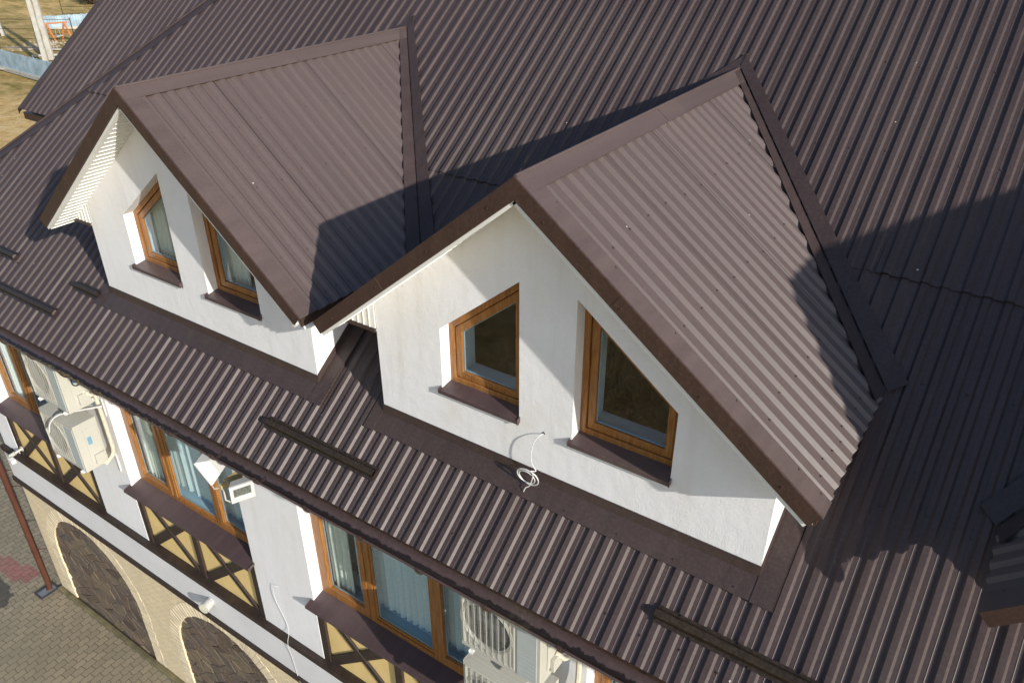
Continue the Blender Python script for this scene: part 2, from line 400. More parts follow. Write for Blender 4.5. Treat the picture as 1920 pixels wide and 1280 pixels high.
# ------------------------------------------------------------------ main roof sheet
def main_roof():
    mb = MB(); ph = 1.441
    x0 = HX0+(YE-HY0)*HDX/HDY
    kinks = [x0+.001]
    for d in (DA, DB, DC): kinks += [d.X+.06, d.X+d.W-.06, d.c]
    kinks += [HX0+(YT-HY0)*HDX/HDY]
    pr = rprof(x0, XEND, ph, extra=kinks)
    def P(x, y, h, lift=0): return V3((x, y, roofz(y)))+NR*((h-1)*RIBH+lift)
    OV = 1.87
    for (xa, ha), (xb, hb) in zip(pr, pr[1:]):
        ra, rb = [], []
        xm = (xa+xb)/2
        hole = None
        for d in (DA, DB, DC):
            if d.X+.06 <= xm <= d.X+d.W-.06: hole = d
        ta, tb = min(YT, hipy(xa)), min(YT, hipy(xb))
        def strip(a0, b0, a1, b1, l0=0, l1=0):
            if a1 <= a0 and b1 <= b0: return
            mb.quad(P(xa, a0, ha, l0), P(xb, b0, hb, l0), P(xb, max(b1, b0), hb, l1), P(xa, max(a1, a0), ha, l1))
        segs = []
        if hole:
            segs.append((YE, YE, min(.02, ta), min(.02, tb)))
            va, vb = dvy(hole, xa)-.03, dvy(hole, xb)-.03
            segs.append((va, vb, ta, tb))
        else: segs.append((YE, YE, ta, tb))
        for a0, b0, a1, b1 in segs:
            # lower sheet up to OV+.05, upper sheet from OV, lifted at its lower end
            if a0 < OV+.05 or b0 < OV+.05: strip(a0, b0, min(a1, OV+.05), min(b1, OV+.05))
            sa, sb = max(a0, OV), max(b0, OV)
            if a1 > sa or b1 > sb:
                nv_ = min(abs(ya_-OV) for ya_ in [dvy(q_, xa) for q_ in (DA, DB, DC) if q_.xl-.1 < xa < q_.xr+.1] or [9]); lf = .006 if nv_ < .35 else (.009+.006*(1+math.sin(xa*7.3)*math.sin(xa*2.9+1))) if (a0 < OV and b0 < OV) else .004
                strip(sa, sb, min(a1, sa+.35), min(b1, sb+.35), lf, .003)
                strip(min(a1, sa+.35), min(b1, sb+.35), a1, b1, .003, .003)
                if lf != .004: mb.quad(P(xa, sa, ha, lf), P(xb, sb, hb, lf), P(xb, sb, hb, lf-.003), P(xa, sa, ha, lf-.003))
        # eave end lip
        mb.quad(P(xa, YE, ha), P(xb, YE, hb), P(xb, YE, hb, -.003), P(xa, YE, ha, -.003))
    # fixing screws, every second trough
    def screw(x, y, r=.0085):
        c = P(x, y, 0); a = V3((1, 0, 0)); b = UR; n = len(mb.v); N = 7
        for k in range(N): t = k*2*math.pi/N; mb.v.append(tuple(c+(a*math.cos(t)+b*math.sin(t))*r))
        for k in range(N): t = k*2*math.pi/N; mb.v.append(tuple(c+(a*math.cos(t)+b*math.sin(t))*r*.7+NR*.009))
        for k in range(N): mb.f.append((n+k, n+(k+1) % N, n+N+(k+1) % N, n+N+k))
        mb.f.append(tuple(n+N+k for k in range(N)))
    for y in (-.53, .58, 1.29, 2.0, 2.71, 3.42, 4.13, 4.84):
        k = -75
        while ph+k*PITCHU < XEND-.2:
            x = ph+k*PITCHU+.045+random.uniform(-.006, .006)
            if y < hipy(x)-.15 and not any(d.X-.2 < x < d.X+d.W+.2 and -.2 < y < dvy(d, max(min(x, d.X+d.W+.2), d.X-.2))+.15 for d in (DA, DB, DC)): screw(x, y+random.uniform(-.02, .02))
            k += 2 if k % 8 else 3
    return bpart(mb, 'main_roof', M_ROOF)
roof = main_roof()
# under-structure: rear slope, hip end, ridge cap
mb = MB(); zt = roofz(YT)
hx = lambda y: HX0+(y-HY0)*HDX/HDY
mb.quad((hx(YT), YT, zt-.02), (XEND, YT, zt-.02), (XEND, YT+6, zt-.02-6*S), (hx(YT), YT+6, zt-.02-6*S))
zE = roofz(YE)-RIBH
mb.quad((hx(YE), YE, zE), (hx(YT), YT, zt-.02), (hx(YT), YT+6, zt-.02-6*S), (hx(YE)-.4, YT+6, zE-.3))
bpart(mb, 'rear_roof', M_ROOF)
# hip cap: V trim laid over the crests
def strip3(mb, A, B, wa, wb, n, t=.003, lift=.004):
    """flat trim strip from line A->B widened by vector wa (at A) / wb (at B)"""
    A, B, wa, wb, n = map(V3, (A, B, wa, wb, n)); n = n.normalized()
    lo = [A+n*lift, B+n*lift, B+wb+n*lift, A+wa+n*lift]; hi = [p+n*t for p in lo]
    k = len(mb.v); mb.v += [tuple(p) for p in lo+hi]
    mb.f += [(k, k+3, k+2, k+1), (k+4, k+5, k+6, k+7), (k, k+1, k+5, k+4), (k+1, k+2, k+6, k+5), (k+2, k+3, k+7, k+6), (k+3, k, k+4, k+7)]
mb = MB(); y0, y1 = YE, YT
A = V3((hx(y0), y0, roofz(y0))); B = V3((hx(y1), y1, roofz(y1))); hd = (B-A).normalized(); wn = hd.cross(NR).normalized()
if wn.x < 0: wn = -wn
strip3(mb, A, B, wn*.15, wn*.15, NR)
strip3(mb, A, B, V3((-.10, 0, -.09)), V3((-.10, 0, -.09)), V3((-.6, 0, .8)))
mb.tube([A+NR*.012, B+NR*.012], .014, 6)
bpart(mb, 'hip_cap', M_TRIM, roof)

# wing roof further left
WY0, WZ0, WXL, WS = 1.86, .83, -8.90, .80
mb = MB(); nw = V3((0, -WS, 1)).normalized()
pr = rprof(WXL, -3.0, WXL+.03)
PW = lambda x, y, h: V3((x, y, WZ0+WS*(y-WY0)))+nw*((h-1)*RIBH)
for (xa, ha), (xb, hb) in zip(pr, pr[1:]):
    mb.quad(PW(xa, WY0, ha), PW(xb, WY0, hb), PW(xb, WY0+5.2, hb), PW(xa, WY0+5.2, ha))
    mb.quad(PW(xa, WY0, ha), PW(xb, WY0, hb), PW(xb, WY0, hb)-nw*.004, PW(xa, WY0, ha)-nw*.004)
wing = bpart(mb, 'wing_roof', M_ROOF)
mb = MB(); strip3(mb, PW(WXL, WY0-.01, 1), PW(WXL, WY0+5.2, 1), (.07, 0, 0), (.07, 0, 0), nw); mb.box(WXL-.012, WXL, WY0-.01, WY0-.002, WZ0-.08, WZ0+.0)
mb.obox(PW(WXL-.010, WY0-.01, 1)+nw*.005, (.010, 0, 0), PW(WXL, WY0+5.2, 1)-PW(WXL, WY0, 1), (0, 0, -.07)); bpart(mb, 'verge_trim', M_TRIM, wing)
mb = MB(); mb.prism([(WXL+.12, WY0+.12, GND), (WXL+.12, WY0+.12, WZ0-.02), (WXL+.12, WY0+5.1, WZ0-.08+WS*4.98), (WXL+.12, WY0+5.1, GND)], (5.5, 0, 0)); bpart(mb, 'wing_wall', M_WALL)
mb = MB(); mb.box(WXL+.03, -5, WY0+.03, WY0+.11, WZ0-.16, WZ0-.06); bpart(mb, 'wing_soffit', M_FASCIA)

# ------------------------------------------------------------------ dormers
def dormer_roof(d, seams, name='dormer_roof', full=True):
    mb = MB()
    ph = -d.o+.235 if d is DB else -d.o+.20
    y0 = -d.o+.004; yr = (d.H-ZR)/S
    for side in (1, -1):
        m = d.mR if side > 0 else d.mL; ex = d.xr if side > 0 else d.xl; ht = d.h
        n = V3((side*m, 0, 1)).normalized(); yk = (ht-ZR)/S
        pr = rprof(y0, yr-.02, ph, extra=[yk], prof=PROFD)
        # rake zone is flat under its trim
        def Pd(xx, y, h): return V3((xx, y, d.H-m*abs(xx-d.c)))+n*((h-1)*.020)
        def xe(y):
            lim = (d.H-roofz(y))/m
            return d.c+side*max(0, min(abs(ex-d.c), lim-.04))
        for (ya, ha), (yb, hb) in zip(pr, pr[1:]):
            if yb < -d.o+.13: ha = hb = .9
            mb.quad(Pd(d.c, ya, ha), Pd(d.c, yb, hb), Pd(xe(yb), yb, hb), Pd(xe(ya), ya, ha))
            if yb <= yk+.001:
                a, b = Pd(xe(ya), ya, ha), Pd(xe(yb), yb, hb); mb.quad(a, b, b-n*.004, a-n*.004)
        for ys in seams:
            xx = xe(ys)
            if abs(xx-d.c) > .2:
                a = Pd(d.c+side*.1, ys, 1)+n*.0006; b = Pd(xx, ys, 1)+n*.0006
                mb.obox(a, b-a, (0, .004, 0), n*.0022)
        # screws
        t_ = (b-a).normalized() if seams else V3((1, 0, 0))
        sl = V3((side, 0, -m)).normalized()
        for fr in (.25, .5, .78, .95):
            xx = d.c+side*fr*abs(ex-d.c); k = 0
            y = ph+.045
            while y < (d.H-m*abs(xx-d.c)-ZR)/S-.25:
                if k % 2 == (0 if fr < .9 else k % 2):
                    c = Pd(xx+random.uniform(-.02, .02), y, .1); q = len(mb.v)
                    for j in range(6): tt = j*math.pi/3; mb.v.append(tuple(c+(sl*math.cos(tt)+V3((0, 1, 0))*math.sin(tt))*.008))
                    for j in range(6): tt = j*math.pi/3; mb.v.append(tuple(c+(sl*math.cos(tt)+V3((0, 1, 0))*math.sin(tt))*.006+n*.008))
                    for j in range(6): mb.f.append((q+j, q+(j+1) % 6, q+6+(j+1) % 6, q+6+j))
                    mb.f.append(tuple(q+6+j for j in range(6)))
                y += PITCHU; k += 1
    ro = bpart(mb, name, M_ROOF_LIT)
    # ridge cap
    mb = MB(); yb = yr+.03
    A = V3((d.c, -d.o, d.H)); B = V3((d.c, yb, d.H))
    for side, m in ((1, d.mR), (-1, d.mL)):
        n = V3((side*m, 0, 1)).normalized(); dn = V3((side, 0, -m)).normalized()
        strip3(mb, A, B, dn*.125, dn*.125, n, .003, .004)
        mb.obox(A+dn*.125+n*.001, dn*.004, B-A, n*.009)
        # raised lap of the next cap length
        q = A.lerp(B, .52 if side > 0 else .52)
        strip3(mb, q, q+V3((0, .10, 0)), dn*.127, dn*.127, n, .0035, .0065)
    mb.tube([A+V3((0, .004, .010)), B+V3((0, 0, .010))], .011, 8)
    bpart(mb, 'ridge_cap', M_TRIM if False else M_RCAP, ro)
    # rake fascias with top lap
    for side, m, ex in ((1, d.mR, d.xr), (-1, d.mL, d.xl)):
        n = V3((side*m, 0, 1)).normalized(); dn = V3((side, 0, -m)).normalized(); mb = MB()
        top = V3((d.c, 0, d.H+.012)); L = (V3((ex, 0, d.h))-V3((d.c, 0, d.H))).length
        end = top+dn*L; vb = .140
        lowapex = top-V3((0, 0, vb)); lowend = end-n*(vb*n.z); 
        yf = -d.o
        mb.prism([top+V3((0, yf, 0)), end+V3((0, yf, 0)), lowend+V3((0, yf, 0)), lowapex+V3((0, yf, 0))], (0, -.014, 0))
        # folded bottom return and top hem
        mb.obox(lowapex+V3((0, yf+.0005, 0)), dn*(L-.10), (0, .030, 0), n*.006)
        # screws on the face
        for fr in ((.12, .38, .64, .9)):
            c = top+dn*(L*fr)-n*.06+V3((0, yf-.014, 0)); mb.tube([c+V3((0, .002, 0)), c-V3((0, .006, 0))], .007, 6)
        # joint lap
        c = top+dn*(L*.36 if side > 0 else L*.62); mb.obox(c+V3((0, yf-.0165, 0)), dn*.004, (0, .004, 0), -n*(vb*n.z-.004))
        fa = bpart(mb, 'fascia', M_FASCIA, ro, bevel=.0015)
        mb = MB(); Y0 = yf-.012
        strip3(mb, V3((d.c, Y0, d.H)), V3((ex, Y0, d.h)), (0, .165, 0), (0, .165, 0), n, .003, .0055)
        mb.obox(V3((d.c, Y0+.163, d.H))+n*.001, V3((ex-d.c, 0, d.h-d.H)), (0, .003, 0), n*.007)
        for fr in (.1, .3, .5, .7, .9, .97):
            c = V3((d.c, Y0+.145, d.H)).lerp(V3((ex, Y0+.145, d.h)), fr)+n*.008; mb.tube([c, c+n*.006], .007, 6)
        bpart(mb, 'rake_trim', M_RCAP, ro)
        if d is DC: continue
        # white strip below the fascia
        mb = MB(); mb.obox(lowapex+V3((0, yf+.004, -.002)), dn*(L-.085), (0, .05, 0), -n*(.036 if side > 0 else .022)); bpart(mb, 'white_trim', M_SOFFIT, ro)
        # soffit boards running along y under the overhang, only outside the gable wall plane
        mb = MB(); zo = .128; a = 0.0; bw = .082
        while a < L-.06:
            p = V3((d.c, yf+.05, d.H-zo-.012))+dn*a; wv = min(bw-.012, L-.04-a)
            mb.obox(p, dn*wv, (0, d.o-.052, 0), n*.010); mb.obox(p+dn*wv-n*.006, dn*.010, (0, d.o-.052, 0), n*.010); a += bw
        bpart(mb, 'soffit', M_SOFFIT, ro)
        # eave return: board along the eave, horizontal soffit, closing panel at the wall plane
        yk = (d.h-ZR)/S
        mb = MB(); e2 = ex-side*.030
        mb.prism([(e2, yf+.03, d.h-.025), (e2, yf+.03, d.h-.095), (e2, (d.h-.095-ZR)/S+.05, d.h-.095), (e2, yk-.02, d.h-.025)], (-side*.016, 0, 0)); bpart(mb, 'eave_board', M_FASCIA, ro)
        wx = d.X+d.W if side > 0 else d.X
        mb = MB(); mb.box(min(wx, e2-side*.018), max(wx, e2-side*.018), -.004, (d.h-.09-ZR)/S, d.h-.090, d.h-.082); bpart(mb, 'eave_soffit', M_SOFFIT, ro)
        mb = MB(); k = 0; xw = abs(wx-ex)-.02
        while k*.062 < xw-.02:
            xa = wx+side*k*.062; xb = wx+side*min((k+1)*.062-.008, xw)
            za, zb = dz(d, xa)-.14, dz(d, xb)-.14
            zl = d.h-.070
            if max(za, zb) > zl:
                mb.prism([(xa, -.012, zl), (xb, -.012, zl), (xb, -.012, max(zb, zl+.001)), (xa, -.012, max(za, zl+.001))], (0, .008, 0))
                mb.box(min(xb, xb+side*.008), max(xb, xb+side*.008), -.018, -.002, zl, max(zl+.002, zb))
            k += 1
        bpart(mb, 'corner_panel', M_SOFFIT, ro)
        mb = MB(); mb.box(min(wx, e2), max(wx, e2), -.022, -.004, d.h-.100, d.h-.066); bpart(mb, 'corner_trim', M_TRIM, ro)
    # valley flashings laid over the crests
    for side, m, ex in ((1, d.mR, d.xr), (-1, d.mL, d.xl)):
        mb = MB(); n = V3((side*m, 0, 1)).normalized()
        yk = (d.h-ZR)/S
        T = V3((d.c, yr, d.H)); E = V3((ex, yk, d.h)); vd = (E-T).normalized()
        T2 = T-vd*.035; E2 = E+vd*.0
        # main roof side
        wm = V3((side*.115, .085, .085*S)); wmt = V3((side*.105, .075, .075*S)); 
        gp = V3((side*.012, .010, .010*S)); strip3(mb, T2+gp, E2+gp, V3((0.0, .11, .11*S)), wm-gp, NR, .003, .011)
        mb.obox(T2+V3((0, .12, .12*S))+NR*.001, (E2+wm)-(T2+V3((0, .12, .12*S))), UR*.003, NR*.009)
        # dormer side
        strip3(mb, T2+V3((0, 0, 0)), E2, V3((side*.012, -.13, -m*.012)), V3((-side*.03, -.165, m*.03)), n, .003, .004)
        a = T2+V3((side*.012, -.13, -m*.012)); b = E2+V3((-side*.03, -.165, m*.03)); mb.obox(a+n*.001, b-a, V3((0, -.003, 0)), n*.007)
        q = T2.lerp(E2, .42)+gp; mb.obox(q+NR*.014, vd*.004, (wm-gp)*.97, NR*.0015)
        for fr in (.04, .16, .3, .42, .55, .7, .83, .95):
            c = T2.lerp(E2, fr)+V3((0, .12, .12*S)).lerp(wm, fr)*.88+NR*.006; mb.tube([c, c+NR*.007], .008, 6)
        bpart(mb, 'valley_flashing', M_TRIM, ro)
    # ridge end saddle
    mb = MB(); T = V3((d.c, yr, d.H)); strip3(mb, T+V3((-.03, .0, 0))-V3((.20, .20, .20*S))*1.0, T+V3((0, .14, .14*S)), (-.02, .07, .07*S), (.02, 0, 0), NR, .003, .010); bpart(mb, 'saddle_flashing', M_TRIM, ro)
    return ro
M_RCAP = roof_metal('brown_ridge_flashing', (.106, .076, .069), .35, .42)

def gable_window(win_par, poly, y, curtain=None):
    """poly: CCW seen from front (x right, z up): bl, br, tr, tl"""
    fw, sw = .048, .062
    o1 = poly; o2 = inset(o1, fw); o3 = inset(o1, fw+sw)
    mb = MB(); mb.prism(P3(o1, y), (0, .055, 0), [P3(o2, y)])
    win = bpart(mb, 'window', M_WOOD, win_par, bevel=.004)
    o2b = inset(o1, fw+.004); mb = MB(); mb.prism(P3(o2b, y+.012), (0, .04, 0), [P3(o3, y+.012)]); bpart(mb, 'sash', M_WOOD, win, bevel=.006)
    mb = MB(); mb.quad(*P3(inset(o1, fw+sw-.006), y+.032)); bpart(mb, 'pane', M_GLASS, win)
    mb = MB(); mb.prism(P3(inset(o1, fw+sw-.003), y+.036), (0, .012, 0), [P3(inset(o1, fw+sw+.006), y+.036)]); bpart(mb, 'spacer', M_SPACER, win)
    return win
def sill(win, x0, x1, zb, yb, yf, zf):
    mb = MB(); t = .004
    mb.prism([(x0, yb, zb), (x0, yf, zf), (x0, yf, zf-.032), (x0, yf+.012, zf-.034), (x0, yf+.012, zf-.006), (x0, yb, zb-.006)], (x1-x0, 0, 0))
    for xx in (x0-.004, x1):
        mb.prism([(xx, yb, zb-.006), (xx, yb, zb+.016), (xx, yf-.003, zf+.012), (xx, yf-.003, zf-.034), (xx, yf+.014, zf-.034)], (.004, 0, 0))
    mb.tube([(x1, yf, zf-.030), (x1+.006, yf, zf-.030)], .007, 8)
    return bpart(mb, 'sill', M_SILL, win, bevel=.0015)

def dormer(d, wins, seams, with_front=True):
    ro = dormer_roof(d, seams)
    # gable wall with openings
    zl = dz(d, d.X)-.13; zr_ = dz(d, d.X+d.W)-.13
    outer = [(d.X, -.13), (d.X+d.W, -.13), (d.X+d.W, zr_), (d.c, d.H-.13), (d.X, zl)]
    low = lambda p: [(p[0][0], p[0][1]-.075), (p[1][0], p[1][1]-.075), p[2], p[3]]
    mb = MB(); mb.prism(P3(outer, 0), (0, .112, 0), [P3(low(p), 0) for p, _ in wins])
    # side walls
    yk = 1.6
    mb.prism([(d.X+d.W, .112, -.13), (d.X+d.W, .112, zr_), (d.X+d.W, (zr_-ZR)/S+.1, zr_), (d.X+d.W, .35, .0)], (-.10, 0, 0))
    mb.prism([(d.X, .112, -.13), (d.X, .112, zl), (d.X, (zl-ZR)/S+.1, zl), (d.X, .35, .0)], (.10, 0, 0))
    wl = bpart(mb, 'dormer_wall', M_WALL)
    # base flashing and side flashings
    mb = MB()
    yb, yf = -.012, -.145
    strip3(mb, (d.X-.004, yb, roofz(yb)), (d.X+d.W+.004, yb, roofz(yb)), (-.09, yf-yb, (yf-yb)*S), (.0, yf-yb, (yf-yb)*S), NR, .003, .004)
    mb.obox((d.X-.09, yf, roofz(yf)-.003), (d.W+.09, 0, 0), (0, .003, 0), (0, 0, .010))
    # upstand, tilted, with rounded lip
    mb.prism([(d.X-.006, yb-.004, roofz(yb)+.003), (d.X-.006, -.004, .012), (d.X-.006, -.001, .018), (d.X-.006, .0, roofz(0))], (d.W+.012, 0, 0))
    mb.tube([(d.X-.006, -.006, .014), (d.X+d.W+.006, -.006, .014)], .0045, 6)
    x = d.X+.15
    while x < d.X+d.W:
        c = V3((x, -.112, roofz(-.112)))+NR*.006; mb.tube([c, c+NR*.008], .0075, 6); x += .42
    mb.obox(V3((d.X+1.60, -.012, roofz(-.012)))+NR*.006, (.004, 0, 0), V3((0, -.133, -.133*S)), NR*.003)
    bpart(mb, 'base_flashing', M_TRIM, wl)
    mb = MB(); xw = d.X+d.W; ye = (d.h-.09-ZR)/S
    strip3(mb, (xw+.003, -.150, roofz(-.150)), (xw+.003, ye, roofz(ye)), (.148, 0, 0), (.148, 0, 0), NR, .003, .009)
    mb.obox(V3((xw+.149, -.150, roofz(-.150)))+NR*.002, (.003, 0, 0), V3((0, ye+.15, (ye+.15)*S)), NR*.012)
    mb.prism([V3((xw+.001, .0, roofz(0)+.005)), V3((xw+.001, ye, roofz(ye)+.005)), V3((xw+.001, ye, roofz(ye)+.085)), V3((xw+.001, .0, roofz(0)+.085))], (.006, 0, 0))
    bpart(mb, 'side_flashing', M_TRIM, wl)
    mb = MB(); xw = d.X
    strip3(mb, (xw-.003, -.150, roofz(-.150)), (xw-.003, ye, roofz(ye)), (-.11, 0, 0), (-.11, 0, 0), NR, .003, .009)
    bpart(mb, 'side_flashing', M_TRIM, wl)
    # inner room
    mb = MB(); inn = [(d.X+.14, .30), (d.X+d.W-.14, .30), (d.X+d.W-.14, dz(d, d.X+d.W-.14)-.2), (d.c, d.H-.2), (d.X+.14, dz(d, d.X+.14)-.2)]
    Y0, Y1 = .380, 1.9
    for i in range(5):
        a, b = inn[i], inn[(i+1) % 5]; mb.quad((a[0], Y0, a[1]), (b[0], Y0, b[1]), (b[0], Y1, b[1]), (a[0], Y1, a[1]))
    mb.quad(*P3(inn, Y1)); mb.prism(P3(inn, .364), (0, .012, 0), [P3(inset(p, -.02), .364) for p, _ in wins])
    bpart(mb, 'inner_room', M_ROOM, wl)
    for p, _ in wins:
        win = gable_window(None, p, .105)
        win['w'] = 0; del win['w']
        sill(win, p[0][0]-.012, p[1][0]+.006, p[0][1]+.008, .110, -.036, p[0][1]-.014)
        q = inset(p, -.001); q2 = inset(p, .02)
        mb = MB(); mb.prism(P3(inset(p, -.018), .162), (0, .200, 0), [P3(inset(p, .045), .162)]); bpart(mb, 'inner_reveal', M_INNER, win)
    return ro, wl

B1 = [(.645, .430), (1.350, .430), (1.350, 1.508), (.645, .935)]
B2 = [(1.790, .420), (2.534, .420), (2.534, .930), (1.790, 1.508)]
A1 = [(-3.295, .440), (-2.553, .440), (-2.553, 1.518), (-3.295, .960)]
A2 = [(-2.155, .432), (-1.424, .432), (-1.424, .935), (-2.155, 1.500)]
dormer(DA, [(A1, 0), (A2, 0)], (.55, 1.62, 2.7))
dormer(DB, [(B1, 0), (B2, 0)], (.62, 1.30, 2.35))
# third, larger gable: plain front, only its roof edge is in view
roC = dormer_roof(DC, (1.1, 2.3, 3.4))
mb = MB(); d = DC
mb.prism(P3([(d.X, -.0), (d.X+d.W, -.0), (d.X+d.W, dz(d, d.X+d.W)-.13), (d.c, d.H-.13), (d.X, dz(d, d.X)-.13)], .26), (0, .11, 0))
mb.box(d.X, d.X+.1, .37, .6, -.1, dz(d, d.X)-.13); bpart(mb, 'dormer_wall', M_WALL)

# curtains and things behind the gable windows (top-level: they hang on their own)
def curtain(x0, x1, z0, z1, y, label, ztop=None, folds=9, mat=None):
    mb = MB(); n = folds*6; ztop = ztop or z1
    for i in range(n):
        a, b = i/n, (i+1)/n; ya, yb = (y+.018*math.sin(a*folds*2*math.pi) for _ in (0,)), 0
        ya = y+.018*math.sin(a*folds*2*math.pi); yb = y+.018*math.sin(b*folds*2*math.pi)
        xa, xb = x0+(x1-x0)*a, x0+(x1-x0)*b; za, zb = z1+(ztop-z1)*a, z1+(ztop-z1)*b
        mb.quad((xa, ya, z0), (xb, yb, z0), (xb, yb, zb), (xa, ya, za))
    o = mb.build('curtain', mat or M_CURT, smooth=True); return tag(o, label, 'curtain', 'curtains behind the windows')
curtain(-3.235, -3.00, .49, .98, .26, 'pale sheer curtain inside the smaller-sloped left window of the left dormer', 1.15, 4)
curtain(-2.095, -1.84, .48, 1.38, .26, 'pale sheer curtain inside the right window of the left dormer, beside the rake', 1.19, 4)
# rounded pale blue object on the inner sill
mb = MB(); pts = [(0, .0), (.060, .0), (.078, .03), (.080, .09), (.066, .13), (.035, .155), (0, .160)]
n = 18
for i in range(len(pts)-1):
    for k in range(n):
        a, b = 2*math.pi*k/n, 2*math.pi*(k+1)/n
        q = [(pts[i][0]*math.cos(a), pts[i][0]*math.sin(a), pts[i][1]), (pts[i][0]*math.cos(b), pts[i][0]*math.sin(b), pts[i][1]), (pts[i+1][0]*math.cos(b), pts[i+1][0]*math.sin(b), pts[i+1][1]), (pts[i+1][0]*math.cos(a), pts[i+1][0]*math.sin(a), pts[i+1][1])]
        mb.quad(*q)
jar = mb.build('rounded_jar', simple('pale_blue_ceramic', (.45, .62, .72), .35), smooth=True, loc=(1.245, .26, .476)); tag(jar, 'rounded pale blue object on the inner ledge of the right dormer\'s left window', 'jar')

# ------------------------------------------------------------------ facade
BAY = 3.44; BW = 2.43
bays = [-8.31, -4.87, -1.42, 2.03, 5.47]
XW0 = -8.78
WT = -.715   # top of upper wall
mb = MB()
edges = [XW0]
for b in bays: edges += [b, b+BW]
edges.append(XEND)
for i in range(0, len(edges), 2):
    if edges[i+1]-edges[i] > .02: mb = MB(); mb.box(edges[i], edges[i+1], 0, .3, -4.21, WT); bpart(mb, 'pier', M_WALL)
mb = MB(); mb.box(XW0-.02, XEND, -.045, .25, -4.83, -4.275); bpart(mb, 'white_band', simple('white_painted_band', (.72, .71, .70), .8, .05, 2, .2))
mb = MB(); mb.box(XW0-.03, XEND, -.075, .2, -4.275, -4.19); bpart(mb, 'band_beam', M_TIMBER, bevel=.006)
mb = MB(); mb.box(XW0-.03, XEND, -.080, .2, -4.915, -4.83); bpart(mb, 'band_beam', M_TIMBER, bevel=.006)
# body of the building behind (closes the volume)
mb = MB(); mb.box(XW0+.02, XEND, .75, 8.0, GND, -.75); mb.box(XW0+.02, XEND, .16, .745, -4.3, -3.32); mb.box(XW0+.02, XEND, .30, .745, GND, -4.31); bpart(mb, 'inner_core', M_DARK)
# eave soffit, fascia board
mb = MB(); mb.box(hx(YE)+.02, XEND, YE+.05, .0, -.700, -.690); mb.box(hx(YE)+.02, XEND, YE+.035, YE+.05, -.720, -.600); bpart(mb, 'eave_fascia', M_FASCIA)
mb = MB(); mb.box(XW0, XEND, .0, .75, WT+.001, WT+.03); bpart(mb, 'ceiling_slab', M_DARK)

